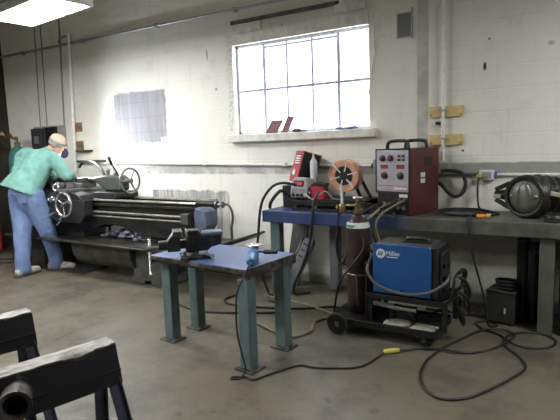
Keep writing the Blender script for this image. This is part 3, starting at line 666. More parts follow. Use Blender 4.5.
for k in range(5): a = 2*PI*k/5+.4; b = MB(); b.cyl((-.20+.06*math.cos(a),4.48+.06*math.sin(a),.955), (-.20+.06*math.cos(a),4.48+.06*math.sin(a),.975), .01, seg=8); part('bolt', b, 'alloy', t)

# ------------------------------------------------------------------ extension cord: outlet - bench coil - floor loops - yellow connector
t = thing('extension_cord', 'black extension cord from the wall outlet, coiled on the bench and looped across the floor', 'cord', (-.6,3.9,0))
z = .0085
def loop(cx, cy, rx_, ry_, z_, a0, n, turn): return [(cx+rx_*math.cos(a0+turn*2*PI*k/n), cy+ry_*math.sin(a0+turn*2*PI*k/n), z_+.004*random.random()) for k in range(n)]
coil = loop(-.90,4.74,.25,.20,.931,.6,12,1) + loop(-.94,4.72,.22,.23,.944,.9,11,.95)
b = MB(); b.tube([(-.85,4.975,1.27),(-.865,4.965,1.16),(-.86,4.96,1.02),(-.83,4.93,.945)] + coil + [(-.83,4.55,.945),(-.83,4.42,.935),(-.83,4.365,.92),(-.815,4.355,.75),(-.76,4.355,.52),(-.70,4.36,.29),(-.67,4.36,.10),(-.65,4.38,.02),
    (-.60,4.47,z),(-.70,4.52,z),(-.77,4.45,z),(-.70,4.32,z),(-.55,4.24,z),(-.44,4.10,z),(-.32,4.06,z),(-.19,4.14,z),(-.15,4.28,z+.002),(-.22,4.39,z),(-.34,4.40,z),(-.45,4.30,z+.012),(-.50,4.16,z+.012),(-.48,4.02,z),(-.36,3.85,z),(-.31,3.68,z),(-.38,3.46,z),(-.48,3.24,z),(-.58,3.07,z),(-.72,2.99,z),(-.84,3.08,z),(-.92,3.26,z),(-.94,3.5,z),(-.90,3.74,z),(-.82,3.98,z),(-.72,4.2,z+.013),(-.64,4.30,z+.016),(-.52,4.33,z+.013),(-.44,4.24,z+.016),(-.47,4.09,z+.016),(-.56,3.92,z),(-.68,3.78,z),(-.80,3.72,z+.012),(-.93,3.71,z+.012),(-1.06,3.67,z),(-1.13,3.60,z+.004),(-1.165,3.565,.016)], .0088, 8, 5)
part('cable', b, 'cable_black', t)
b = MB(); b.rev([(.012,0),(.022,.01),(.024,.06),(.014,.085)], (-.85,4.975,1.25), (-.0,-1,.1), 12); b.bm.verts.ensure_lookup_table(); part('plug', b, 'yellow', t)
b = MB(); e0, e1 = V((-1.165,3.565,.020)), V((-1.262,3.475,.020)); b.rev([(.012,0),(.017,.02),(.019,.05),(.017,.07),(.019,.075),(.019,.12),(.012,.13)], e0, e1-e0, 14); part('connector', b, 'yellow', t)
t = thing('pigtail_plug', 'orange plug lying beside the coiled cord on the bench', 'plug', (-.74,4.55,BZ))
b = MB(); b.rev([(.01,0),(.018,.01),(.02,.05),(.012,.07)], (-.79,4.50,.941), (1,.15,0), 12); part('body', b, 'orange', t)
b = MB(); b.rev([(.01,0),(.022,.008),(.018,.04)], (-.718,4.511,.943), (1,.1,0), 12); part('cap', b, 'yellow', t)

# ------------------------------------------------------------------ under the bench
t = thing('steel_sheet', 'dark sheet metal panel leaning on the wall under the left end of the bench', 'panel', (-2.8,4.9,0), 0)
b = MB(); b.prism([(-2.93,.03),(-2.74,.0),(-2.68,.70),(-2.89,.76)], (0,4.82,0), (1,0,0), (0,.22,.975), (0,.012,-.003)); part('sheet', b, 'darkgrey', t, .002)
b = MB(); b.prism([(-2.90,.70),(-2.69,.66),(-2.685,.68),(-2.89,.735)], (0,4.815,0), (1,0,0), (0,.22,.975), (0,.008,0)); part('folded_edge', b, 'rusty', t)
t = thing('machine_cover', 'grey slotted machine cover leaning tilted under the bench', 'cover', (-2.66,4.7,0))
u_, v_ = V((.90,-.25,.36)).normalized(), V((.33,.30,.90)).normalized(); o_ = V((-2.86,4.60,.018))
u_ = (u_ - v_*u_.dot(v_)).normalized(); n_ = u_.cross(v_)
b = MB(); b.prism([(0,.01),(.05,0),(.17,0),(.19,.03),(.19,.62),(.17,.65),(.02,.65),(0,.63)], o_, u_, v_, n_*-.05); part('cover_shell', b, 'panelgrey', t, .008)
for k in range(3): b = MB(); b.prism([(.055,.42+.07*k),(.135,.42+.07*k),(.135,.44+.07*k),(.055,.44+.07*k)], o_+n_*.001, u_, v_, n_*.003); part('slot', b, 'darkgrey', t)
b = MB(); b.prism([(.0,.05),(.02,.05),(.02,.62),(.0,.62)], o_+n_*.001, u_, v_, n_*.012); part('rim', b, 'hose_tan', t)
for x, y, h, r, lab in ((-.44,4.78,.78,.052,'dark steel pipe standing upright under the bench beside the small box, the left one'), (-.35,4.70,.70,.048,'dark steel pipe standing upright under the bench next to the bench leg')):
    t = thing('steel_pipe', lab, 'pipe', (x,y,0), 0, 'pipes under the bench')
    b = MB(); b.rev([(r,0),(r,h-.06),(r*.9,h-.06),(r*.9,h),(r*.65,h),(r*.65,.05)], (x,y,0), seg=24); part('tube', b, 'black', t)
    b = MB(); b.ring((x,y,h-.07), (0,0,1), r, .008); part('collar', b, 'rusty', t)
t = thing('transformer_box', 'small dark steel box with a slot on the floor under the bench', 'box', (-.575,4.62,0), math.radians(-10))
b = MB(); b.box((-.115,-.10,.015), (.115,.12,.28)); part('case', b, 'darkgrey', t, .006)
b = MB(); b.box((.035,-.104,.10), (.05,-.1005,.15)); part('slot', b, 'labelwhite', t)
for x in (-.09,.09): b = MB(); b.box((x-.02,-.09,0), (x+.02,.11,.0145)); part('foot', b, 'rubber', t)
b = MB(); b.box((-.12,-.105,.281), (.12,.125,.29)); part('lid', b, 'rusty', t, .002)
t = thing('hose_coil', 'coil of black hose lying on top of the dark box under the bench', 'hose', (-.565,4.64,.291))
b = MB()
for k in range(3): b.ring((-.555,4.65,.307+.026*k), (0,.05*k,1), .075+.004*k, .014, 22, 8)
part('loops', b, 'cable_black', t)
cable('floor_pipe', [(-1.25,4.62,.03),(-.95,4.63,.03),(-.74,4.635,.03)], .028, 'rusty', 'dark pipe lying on the floor under the bench left of the dark box', 'pipe')
# ------------------------------------------------------------------ welding cart, cylinder and blue welder
t = thing('welding_cart', 'black two-shelf welding cart on rubber wheels carrying the blue welder', 'cart', (-1.35,3.9,0))
b = MB(); b.box((-1.86,3.74,.105), (-.93,4.17,.125)); b.box((-1.66,3.72,.085), (-.92,3.738,.14)); b.box((-1.66,4.172,.085), (-.92,4.19,.14)); b.box((-.93,3.74,.085), (-.915,4.17,.14)); part('lower_deck', b, 'black', t, .003)
b = MB(); b.box((-1.50,3.77,.345), (-.87,4.17,.36)); b.box((-1.50,3.76,.33), (-.87,3.769,.375)); b.box((-1.50,4.171,.33), (-.87,4.18,.375)); part('upper_shelf', b, 'black', t, .003)
for x in (-1.50,-.90):
    for y in (3.775,4.14): b = MB(); b.box((x,y,.1255), (x+.035,y+.03,.3445)); part('post', b, 'black', t, .002)
b = MB(); b.box((-1.535,3.80,.1255), (-1.515,4.14,.62)); b.ring((-1.69,4.02,.52), (0,0,1), .128, .008, 28, 6); part('cylinder_rack', b, 'black', t, .002)
for y, sgn in ((3.70,-1),(4.215,1)):
    b = MB(); b.rev([(.03,-.022),(.084,-.022),(.092,-.012),(.092,.012),(.084,.022),(.03,.022)], (-1.745,y,.092), (0,1,0), 28, True); w = part('wheel', b, 'rubber', t)
    b = MB(); b.rev([(0,-.024),(.02,-.024),(.03,-.012),(.058,-.012),(.058,.012),(.03,.012),(.02,.024),(0,.024)], (-1.745,y,.092), (0,1,0), 20); part('hub', b, 'steel_dull', w)
b = MB(); b.cyl((-1.745,3.725,.092), (-1.745,4.19,.092), .011, seg=10); part('axle', b, 'steel_dull', t)
for y in (3.78,4.13):
    b = MB(); b.box((-1.09,y-.02,.055), (-1.085,y+.02,.1045)); b.box((-1.05,y-.022,.03), (-1.02,y-.018,.1045)); b.box((-1.05,y+.018,.03), (-1.02,y+.022,.1045)); b.box((-1.09,y-.022,.098), (-1.02,y+.022,.1045)); c = part('caster_fork', b, 'steel_dull', t)
    b = MB(); b.cyl((-1.035,y-.014,.037), (-1.035,y+.014,.037), .037, seg=18); part('caster_wheel', b, 'rubber', c)
b = MB(); b.tube([(-.895,3.80,.36),(-.84,3.80,.40),(-.82,3.80,.52),(-.82,3.85,.56),(-.82,4.10,.56),(-.82,4.15,.52),(-.84,4.15,.40),(-.895,4.15,.36)], .012, 10, 3); part('push_handle', b, 'black', t)

# brown cylinder with its valve and regulator
t = thing('gas_cylinder', 'tall brown gas cylinder standing on the cart with a white and green neck band', 'gas cylinder', (-1.69,4.02,.1255))
CX, CY = -1.68, 4.02
b = MB(); b.rev([(.09,.126),(.10,.135),(.102,.15),(.102,.845),(.100,.885),(.085,.93),(.062,.955),(.04,.97),(.034,.975),(.034,.99),(0,.99)], (CX,CY,0), seg=32); part('shell', b, 'cylbrown', t)
b = MB(); b.rev([(.1033,.872),(.1015,.889),(.0905,.919),(.0885,.919),(.099,.887),(.101,.872)], (CX,CY,0), (0,0,1), 32, True); s_ = part('neck_band', b, 'labelwhite', t)
b = MB(); b.rev([(.1038,.876),(.1025,.890),(.0995,.900),(.0975,.900),(.1005,.888),(.1018,.876)], (CX,CY,0), (0,0,1), 32, True)
for f in [f for f in b.bm.faces if not (f.calc_center_median().x < CX+.01 and f.calc_center_median().y < CY)]: b.bm.faces.remove(f)
part('green_print', b, 'labelgreen', s_)
b = MB(); b.rev([(.036,0.991),(.044,0.995),(.044,1.020),(.036,1.025),(.026,1.030),(.024,1.075),(.016,1.080),(.016,1.105),(0,1.105)], (CX,CY,0), seg=20); part('valve', b, 'brass', t)
b = MB(); b.rev([(0,1.106),(.012,1.106),(.012,1.115),(.042,1.117),(.048,1.125),(.042,1.135),(.012,1.137),(0,1.137)], (CX,CY,0), seg=16); part('hand_wheel', b, 'steel', t)
b = MB(); b.cyl((CX-.02,CY,1.06), (CX-.11,CY,1.055), .011, seg=12); b.rev([(.024,0),(.032,.01),(.032,.06),(.026,.075),(.022,.08)], (CX-.148,CY,.99), (0,0,1), 18); r_ = part('regulator', b, 'brass', t)
b = MB(); b.cyl((CX-.148,CY,1.072), (CX-.148,CY,1.23), .012, seg=12); part('flow_tube', b, 'tubewhite', r_)
b = MB(); b.cyl((CX-.18,CY,1.03), (CX-.195,CY,1.03), .03, seg=16); part('knob', b, 'brass', r_)
b = MB(); b.tube([(CX-.17,CY-.02,.99),(CX-.185,CY-.02,.88),(CX-.20,CY-.02,.72),(CX-.19,CY-.02,.60),(CX-.16,CY-.02,.535),(CX-.13,CY-.03,.56),(CX-.115,CY+.0,.63),(CX-.115,CY+.06,.66)], .011); part('gas_hose', b, 'cable_black', t)
b = MB(); b.ring((CX,CY,.47), (.06,-.03,1), .108, .006, 30, 6); b.tube([(CX+.02,CY-.112,.47),(CX+.03,CY-.118,.40),(CX+.03,CY-.116,.30),(CX+.035,CY-.114,.20)], .006, 6); part('safety_chain', b, 'steel_dull', t)
cable('ground_cable', [(-1.60,3.93,.80),(-1.585,3.90,.70),(-1.68,3.885,.56),(-1.79,3.88,.42),(-1.83,3.885,.30),(-1.86,3.88,.13)], .010, 'cable_black', 'black cable slanting across the front of the brown cylinder down to the cart deck')

# blue welder
t = thing('welder', 'blue wire-feed welder with black end standing on the cart', 'welder', (-1.22,3.95,.376))
Z0, Z1 = .376, .785
b = MB(); b.prism([(-1.455,Z0),(-.985,Z0),(-.985,Z1-.02),(-.995,Z1),(-1.44,Z1),(-1.455,Z1-.015)], (0,3.785,0), (1,0,0), (0,0,1), (0,.33,0)); part('case', b, 'darkgrey', t, .006)
b = MB(); b.prism([(-1.452,Z0+.012),(-.985,Z0+.004),(-.985,Z1-.012),(-1.0,Z1+.004),(-1.44,Z1+.006),(-1.452,Z1-.006)], (0,3.784,0), (1,0,0), (0,0,1), (0,-.012,0)); sd = part('side_panel', b, 'bluecase', t, .005)
b = MB(); b.prism([(3.785,Z0),(4.115,Z0),(4.10,Z1-.01),(3.80,Z1-.0)], (-.984,0,0), (0,1,0), (0,0,1), (.05,0,0)); b.prism([(3.80,Z0+.02),(4.10,Z0+.02),(4.08,Z1-.05),(3.82,Z1-.05)], (-.934,0,0), (0,1,0), (0,0,1), (.022,0,-.0)); fp = part('end_panel', b, 'blackplastic', t, .008)
for k in range(3): b = MB(); b.cyl((-.912,3.87,.46+.09*k), (-.89,3.87,.46+.09*k), .026, seg=16); part('knob', b, 'rubber', fp)
for k in range(2): b = MB(); b.cyl((-.912,4.0,.50+.12*k), (-.895,4.0,.50+.12*k), .03, seg=16); part('knob', b, 'rubber', fp)
b = MB(); b.tube([(-1.23,3.95,Z1+.001),(-1.225,3.95,Z1+.022),(-1.20,3.95,Z1+.034),(-1.08,3.95,Z1+.034),(-1.055,3.95,Z1+.022),(-1.05,3.95,Z1+.001)], .016, 10, 4); b.box((-1.25,3.915,Z1), (-1.03,3.985,Z1+.012)); part('carry_handle', b, 'blackplastic', t)
b = MB(); b.box((-1.225,3.767,Z0+.012), (-1.195,3.7715,Z0+.05)); part('latch', b, 'black', sd, .002)
b = MB(); b.cyl((-1.385,3.7718,.712), (-1.385,3.7695,.712), .038, seg=28); lg = part('logo', b, 'labelwhite', sd)
b = MB()
for k in (-1,0,1): b.prism([(-.014+.0145*k,-.017),(-.0045+.0145*k,-.017),(.009+.0145*k,.017),(-.0005+.0145*k,.017)], (-1.385,3.7694,.712), (1,0,0), (0,0,1), (0,-.0006,0))
part('logo_slashes', b, 'bluecase', lg)
mt = Matrix.Translation((-1.343,3.7715,.700)) @ Matrix.Rotation(PI/2, 4, 'X')
text_part('lettering', 'Miller', .052, 'labelwhite', sd, mt)
b = MB(); b.box((-1.335,3.7708,.683), (-1.245,3.7715,.690)); part('small_print', b, 'labelwhite', sd)
b = MB(); b.tube([(-1.462,4.0,.70),(-1.50,3.90,.66),(-1.495,3.76,.58),(-1.45,3.735,.50),(-1.36,3.725,.445),(-1.22,3.725,.415),(-1.08,3.725,.42),(-.96,3.73,.46),(-.87,3.76,.53),(-.86,3.85,.56),(-.875,3.90,.52)], .012); part('gun_cable', b, 'cable_grey', t)
# odds and ends on the lower deck
t = thing('welding_gun', 'silver and white welding gun lying on the lower deck of the cart', 'welding gun', (-1.30,3.98,.14))
b = MB(); b.cyl((-1.48,3.86,.265), (-1.30,3.86,.255), .020, seg=14); part('nozzle', b, 'tubewhite', t)
b = MB(); b.cyl((-1.30,3.86,.255), (-1.25,3.86,.252), .028, seg=14); b.cyl((-1.25,3.86,.252), (-1.12,3.87,.245), .022, .03, 14); part('handle', b, 'steel', t)
for x0_, z_ in ((-1.36,.237),(-1.18,.219)): b = MB(); b.box((x0_,3.905,.1262), (x0_+.04,3.95,z_)); b.box((x0_,3.84,z_-.015), (x0_+.04,3.95,z_)); part('rest', b, 'black', t)
b = MB(); b.prism([(-1.36,3.745),(-1.20,3.742),(-1.15,3.80),(-1.18,3.89),(-1.29,3.90),(-1.37,3.84)], (0,0,.1262), (1,0,0), (0,1,0), (0,0,.018)); 
for k in range(6): b.ball((-1.33+.033*k,3.80+.015*(k%2),.143), .02, (1.3,1.5,.5), 8)
solo('work_glove', b, 'cloth', 'crumpled pale leather glove lying on the cart deck', 'glove', (-1.27,3.82,.1262), .004)
b = MB(); b.prism([(-1.145,3.745),(-.96,3.745),(-.94,3.86),(-1.12,3.88)], (0,0,.1262), (1,0,0), (0,1,0), (0,0,.013)); solo('cardboard_sheet', b, 'cloth', 'dusty folded sheet at the right front of the cart deck', 'sheet', (-1.05,3.80,.1262), .003)
for k, (z_, x_) in enumerate(((.50,-.80),(.38,-.795),(.27,-.84))):
    cable('cable_loop', [(-.80+.0,3.86,z_+.06),(x_+.05,3.87,z_+.03),(x_+.07,3.92,z_-.06),(x_+.05,4.0,z_-.13),(x_+.0,4.08,z_-.06),(x_+.01,4.09,z_+.04),(x_+.0,4.0,z_+.085),(x_-.0,3.9,z_+.08)], .013, 'cable_black',
          ('topmost loop of black cable hung on the push handle of the cart', 'middle loop of black cable hung at the right end of the cart', 'lowest loop of black cable at the right end of the cart')[k], 'cable', 'cable loops at the cart handle')
cable('cable_loop', [(-1.02,4.03,.20),(-.98,3.97,.235),(-.90+.01,3.95,.25),(-1.0,3.98,.18),(-1.08,4.05,.15),(-1.0,4.10,.145)], .012, 'cable_black', 'bunched black cable on the right of the cart lower deck')

# hoses on the floor behind the table
cable('floor_hose', [(-2.88,4.32,.012),(-2.5,4.27,.012),(-2.15,4.18,.012),(-1.94,4.05,.012),(-2.02,3.92,.012),(-2.03,3.80,.012),(-1.97,3.64,.012),(-2.02,3.47,.012),(-2.12,3.44,.012),(-2.5,3.6,.012),(-2.9,3.9,.012),(-3.05,4.05,.012)], .012, 'hose_tan', 'tan hose snaking on the floor from behind the work table to the cart', 'hose')
cable('floor_cable', [(-3.6,3.7,.011),(-3.2,3.62,.011),(-2.8,3.75,.011),(-2.45,3.95,.011),(-2.5,4.12,.011),(-2.75,4.2,.011)], .011, 'cable_black', 'black cable lying on the floor under the work table')
cable('floor_cable', [(-3.15,4.3,.012),(-3.0,4.0,.20),(-2.85,3.85,.36),(-2.72,3.78,.48),(-2.70,3.76,.60)][:1] + [(-3.2,4.05,.012),(-3.05,3.92,.012),(-2.7,3.98,.012),(-2.35,4.1,.012),(-2.1,4.28,.012),(-1.97,4.3,.012)], .010, 'cable_black', 'black cable lying on the floor between the work table and the bench')

# ------------------------------------------------------------------ sawhorses in the foreground
def sawhorse(loc, rz, lab, notch, socket=False):
    t = thing('sawhorse', lab, 'sawhorse', loc, rz, 'metal sawhorses in the foreground')
    L = 1.05; rnd = random.Random(len(lab))
    def edge(y):
        v = 0.
        for a, w, dpt in notch:
            q = (y+a)/w
            if abs(q) < 1: v += dpt*(1-abs(q)**3)
        return v
    ys = [-L*i/60 for i in range(61)]
    # top plate with a flame-cut edge
    es = [edge(y)+rnd.uniform(0,.0025) for y in ys]; vs, fs = [], []
    for e_, y in zip(es, ys): vs += [(-.046,y,.752),(.01,y,.752-e_*.1),(.046-e_*.5,y,.752-e_),(.044-e_*.5,y,.744-e_),(-.046,y,.744)]
    for i in range(len(ys)-1):
        for k in range(5): fs.append((5*i+k, 5*i+(k+1)%5, 5*i+5+(k+1)%5, 5*i+5+k))
    fs += [(0,1,2,3,4), tuple(5*(len(ys)-1)+k for k in (4,3,2,1,0))]
    b = MB(); b._add(vs, fs); part('top_plate', b, 'sawtop', t, .0015)
    for s in (1,-1):
        # flank plate: slopes out from the top to a crease, then hangs
        topz = [(y, e_ if s > 0 else 0.) for y, e_ in zip(ys, es)]
        dn = V((s*.030,0,-.106)).normalized(); pl = [(y, z_) for y, z_ in topz] + [(-L,.110),(0,.110)]
        b = MB(); b.prism(pl, (s*.046,0,.7435), (0,1,0), dn, V((-s*.007,0,0))); f = part('flank', b, 'saw', t)
        b = MB(); b.prism([(0,0),(-L,0),(-L,.062),(0,.062)], (s*.078,0,.636), (0,1,0), V((s*.014,0,-.06)).normalized(), V((-s*.007,0,0))); b.box((min(s*.073,s*.082),-L,.629), (max(s*.073,s*.082),0,.640)); part('lower_flange', b, 'saw', f, .0015)
        for yy in (-.035,-L+.055):
            b = MB(); b.sweep_box((s*.072,yy,.60), (s*.245,yy+(.05 if yy > -.5 else -.05),.0), .055, .006, (1,0,.25)); b.sweep_box((s*.068,yy+.024,.60), (s*.241,yy+(.074 if yy > -.5 else -.026),.0), .006, .04, (1,0,.25)); part('leg', b, 'sawleg', t)
    b = MB(); b.prism([(-.044,.742),(.044,.742),(.07,.64),(.082,.578),(-.082,.578),(-.07,.64)], (0,-.008,0), (1,0,0), (0,0,1), (0,.006,0)); part('end_plate', b, 'saw', t)
    if socket:
        yy = -.435; b = MB(); b.rev([(.043,-.20),(.056,-.20),(.056,.052),(.061,.056),(.060,.066),(.045,.066),(.043,.05)], (.10,yy,.668), (1,-.35,.02), 30, True); sk = part('pipe_socket', b, 'rusty', t, 0, 'rusty pipe socket welded through the beam')
        b = MB(); b.rev([(0,-.03),(.042,-.03),(.042,-.02),(0,-.02)], (.10,yy,.668), (1,-.35,.02), 24); part('socket_floor', b, 'rubber', sk)
        b = MB(); b.tube([(.07,yy-.06,.56),(.13,yy-.03,.50),(.17,yy+.02,.44),(.17,yy+.05,.36)], .02, 10); part('hook', b, 'sawleg', t)
    return t
HD = -math.radians(15)
sawhorse((-1.815,1.445,0), HD, 'nearest black steel sawhorse with a flame-chewed top edge and pipe socket', ((.16,.035,.020),(.115,.022,.012),(.21,.03,.012),(.26,.03,.005),(.05,.03,.005),(.36,.05,.004)), True)
sawhorse((-2.585,1.535,0), HD, 'farther black steel sawhorse at the left edge, behind the nearest sawhorse', ((.1,.05,.004),))
# ------------------------------------------------------------------ engine lathe
t = thing('lathe', 'long dark engine lathe along the wall with big chrome hand wheels', 'lathe', (-5.2,4.4,0))
Y0, Y1 = 4.2, 4.62
# bed: two flanks with an arched opening, joined by the ways
prof = [(-6.55,.56),(-5.58,.56),(-5.48,.60),(-5.30,.66),(-5.10,.675),(-4.90,.655),(-4.70,.60),(-4.60,.56),(-3.95,.56),(-3.74,.70),(-3.70,.74),(-3.70,.975),(-6.55,.975)]
b = MB()
for y in (Y0+.03,Y1-.05): b.prism(prof, (0,y,0), (1,0,0), (0,0,1), (0,.03,0))
for x in (-6.4,-5.62,-4.5,-3.76): b.box((x,Y0+.06,.62), (x+.04,Y1-.05,.95))
bed = part('bed', b, 'lathe', t, .004)
b = MB()
b.prism([(0,.9755),(.05,.9755),(.05,.985),(.035,1.0),(.012,1.0),(0,.985)], (-6.55,Y0,0), (0,1,0), (0,0,1), (2.86,0,0)); b.prism([(.34,.9755),(.42,.9755),(.42,.985),(.40,1.0),(.36,1.0),(.34,.985)], (-6.55,Y0,0), (0,1,0), (0,0,1), (2.86,0,0))
part('way', b, 'latheway', bed, .002)
b = MB(); b.prism([(0,0),(2.82,0),(2.82,.03),(0,.03)], (-6.52,Y0-.012,.915), (1,0,0), (0,0,1), (0,.041,0)); part('rack', b, 'lathe2', bed, .002)
b = MB(); b.cyl((-6.5,Y0-.035,.845), (-3.80,Y0-.035,.835), .015, seg=14); part('lead_screw', b, 'latheway', t)
b = MB(); b.cyl((-6.5,Y0-.035,.79), (-3.80,Y0-.035,.782), .011, seg=14); part('feed_rod', b, 'latheway', t)
b = MB(); b.box((-3.86,Y0-.065,.755), (-3.75,Y0+.029,.875)); part('rod_bracket', b, 'castgrey', t, .008)
b = MB(); b.prism([(-3.715,.945),(-3.60,.93),(-3.55,.90),(-3.535,.74),(-3.57,.70),(-3.64,.69),(-3.72,.715)], (0,Y0-.0,0), (1,0,0), (0,0,1), (0,.20,0)); part('end_cover', b, 'bluegrey', t, .012)
b = MB(); b.cyl((-3.70,Y0+.04,.985), (-3.42,Y0+.04,.985), .030, seg=16); sh = part('end_shaft', b, 'black', t)
b = MB(); b.cyl((-3.42,Y0+.04,.985), (-3.40,Y0+.04,.985), .042, seg=16); b.cyl((-3.40,Y0+.04,.985), (-3.31,Y0+.04,.985), .018, seg=12); b.box((-3.345,Y0+.02,.955), (-3.32,Y0+.06,1.02)); part('fitting', b, 'steel_dull', sh, .002)
b = MB(); b.tube([(-3.36,Y0+.05,.965),(-3.30,Y0+.06,.99),(-3.24,Y0+.06,.95),(-3.22,Y0+.06,.85),(-3.24,Y0+.06,.74),(-3.27,Y0+.1,.63),(-3.30,Y0+.12,.57)], .013); part('coolant_hose', b, 'castgrey', t)
# chip tray and the trough under it
b = MB(); b.box((-7.0,3.93,.46), (-3.55,4.88,.472)); b.cyl((-7.0,3.93,.475), (-3.55,3.93,.475), .016, seg=10); b.box((-7.0,3.925,.472), (-3.55,3.94,.50))
b.prism([(-3.55,.46),(-3.30,.53),(-3.22,.585),(-3.22,.60),(-3.31,.545),(-3.55,.472)], (0,4.0,0), (1,0,0), (0,0,1), (0,.86,0)); b.cyl((-3.22,4.0,.592), (-3.22,4.86,.592), .015, seg=10)
tray = part('chip_tray', b, 'lathe2', t, .002)
b = MB(); n_ = 14
arc = [(4.21+.20*math.cos(PI+PI*k/n_), .40+.26*math.sin(PI+PI*k/n_)) for k in range(n_+1)] + [(4.41,.455),(4.01,.455)]
b.prism(arc, (-5.66,0,0), (0,1,0), (0,0,1), (1.08,0,0)); part('drip_trough', b, 'lathe2', t, .004)
b = MB(); rr = random.Random(3)
for k in range(90):
    x = -5.06+rr.gauss(0,.20); y = 4.42+rr.uniform(-.10,.16); h = max(.02,.13*math.exp(-((x+5.06)/.3)**2))
    b.ball((x,y,.472+h*rr.uniform(.2,.95)), .035*rr.uniform(.6,1.3), (1.4,1,.7), 8)
o = solo('turnings_heap', b, 'chips', 'heap of silvery metal turnings lying in the lathe tray under the bed arch', 'metal chips', (-5.06,4.45,.472)); o['kind'] = 'stuff'
# pedestals
b = MB(); b.prism([(-4.62,.459),(-4.12,.459),(-4.14,.10),(-4.08,.05),(-4.08,0),(-4.34,0),(-4.36,.05),(-4.44,.05),(-4.46,0),(-4.70,0),(-4.70,.05),(-4.64,.10)], (0,4.10,0), (1,0,0), (0,0,1), (0,.62,0)); part('pedestal', b, 'castgrey', t, .012)
b = MB(); b.prism([(-7.2,.459),(-6.45,.459),(-6.42,0),(-7.24,0)], (0,4.12,0), (1,0,0), (0,0,1), (0,.62,0)); part('pedestal', b, 'lathe', t, .012)
b = MB(); b.box((-7.25,4.15,.473), (-6.56,4.70,.95)); part('gear_cabinet', b, 'lathe', t, .01)
for x in (-4.5,-3.98): b = MB(); b.box((x,4.28,.473), (x+.12,4.56,.56)); part('bed_foot', b, 'lathe', t, .004)
b = MB(); b.box((-6.42,4.24,.473), (-5.70,4.60,.56)); part('bed_foot', b, 'lathe', t, .004)
# headstock
b = MB(); b.prism([(-7.25,.951),(-6.56,.951),(-6.56,1.26),(-6.62,1.34),(-7.19,1.34),(-7.25,1.26)], (0,4.16,0), (1,0,0), (0,0,1), (0,.50,0)); hs = part('headstock', b, 'lathe', t, .015)
for x, z_ in ((-7.05,1.15),(-6.85,1.15),(-6.85,1.02)): b = MB(); b.cyl((x,4.159,z_), (x,4.11,z_), .03, seg=14); b.cyl((x,4.12,z_), (x+.05,4.10,z_+.10), .01, seg=8); part('selector_lever', b, 'steel_dull', hs)
b = MB(); b.rev([(.05,0),(.05,.04),(.12,.045),(.135,.06),(.135,.15),(.12,.165),(.035,.17)], (-6.56,4.41,1.22), (1,0,0), 28); ch = part('chuck', b, 'steel_dull', t)
for k in range(3): a = 2*PI*k/3+.3; b = MB(); b.box((-6.40,4.39,1.26), (-6.35,4.43,1.32), (a,0,0), (-6.40,4.41,1.22)); part('chuck_jaw', b, 'steel', ch)
b = MB(); b.cyl((-6.39,4.41,1.22), (-6.03,4.41,1.22), .034, seg=18); part('workpiece', b, 'steel_dull', t, 0, 'dark round bar held between chuck and tailstock')
# carriage: saddle, cross slide, tool post, apron
b = MB(); b.prism([(-6.12,1.002),(-5.40,1.002),(-5.44,1.055),(-5.60,1.09),(-5.98,1.09),(-6.10,1.055)], (0,4.02,0), (1,0,0), (0,0,1), (0,.66,0)); sa = part('saddle', b, 'lathe', t, .006)
b = MB(); b.box((-5.90,4.0,1.091), (-5.66,4.58,1.13)); part('cross_slide', b, 'steel_dull', sa, .006)
b = MB(); b.box((-5.87,4.26,1.131), (-5.69,4.50,1.19)); b.box((-5.84,4.31,1.191), (-5.72,4.43,1.255)); part('tool_post', b, 'castgrey', sa, .006)
b = MB(); b.prism([(-6.05,1.0),(-5.35,1.0),(-5.35,.80),(-5.45,.70),(-5.95,.70),(-6.05,.78)], (0,4.015,0), (1,0,0), (0,0,1), (0,.135,0)); ap = part('apron', b, 'lathe', t, .012)
def handwheel(name, c, axis, R, r, parent, knob=None, m='steel', sp=3):
    axis = V(axis).normalized(); q = V((0,0,1)).rotation_difference(axis)
    b = MB(); b.ring(c, axis, R, r, 36, 10); w = part(name, b, m, parent)
    for k in range(sp):
        a = 2*PI*k/sp + .5; d_ = q @ V((math.cos(a),math.sin(a),0)); b = MB(); b.cyl(V(c)+d_*.02, V(c)+d_*(R-r*.5), r*.7, r*.55, 8); part('spoke', b, m, w)
    b = MB(); b.cyl(V(c)-axis*.03, V(c)+axis*.03, .028, seg=14); part('hub', b, 'steel_dull', w)
    if knob is not None:
        d_ = q @ V((math.cos(knob),math.sin(knob),0)); p = V(c)+d_*R
        b = MB(); b.rev([(.008,0),(.012,.02),(.016,.07),(.010,.095),(0,.1)], p, axis, 10); part('grip', b, 'blackplastic', w)
    return w
b = MB(); b.cyl((-5.63,4.015,.945), (-5.63,3.96,.945), .03, seg=14); part('wheel_shaft', b, 'steel_dull', ap)
handwheel('apron_hand_wheel', (-5.63,3.93,.945), (0,-1,0), .15, .017, t)
b = MB(); b.cyl((-5.78,4.0,1.11), (-5.78,3.93,1.11), .018, seg=12); part('cross_screw', b, 'steel_dull', sa)
b = MB(); b.ring((-5.74,3.92,1.165), (.3,-1,.1), .038, .014, 22, 8); part('cross_feed_dial', b, 'steel', t)
b = MB(); b.cyl((-5.92,4.012,1.0), (-5.92,3.95,1.0), .035, seg=14); b.cyl((-5.98,3.96,1.0), (-5.86,3.96,1.0), .010, seg=10); b.ball((-5.98,3.96,1.0), .018); b.ball((-5.86,3.96,1.0), .018); part('feed_crank', b, 'steel', t)
b = MB(); b.cyl((-5.97,4.01,.80), (-5.97,3.97,.80), .02, seg=12); b.cyl((-5.99,3.965,.80), (-5.86,3.955,.83), .010, seg=10); part('clutch_lever', b, 'steel', t)
b = MB(); b.cyl((-5.80,4.01,.76), (-5.80,3.97,.74), .02, seg=12); b.cyl((-5.86,3.965,.665), (-5.74,3.955,.745), .011, seg=10); part('thread_lever', b, 'steel', t)
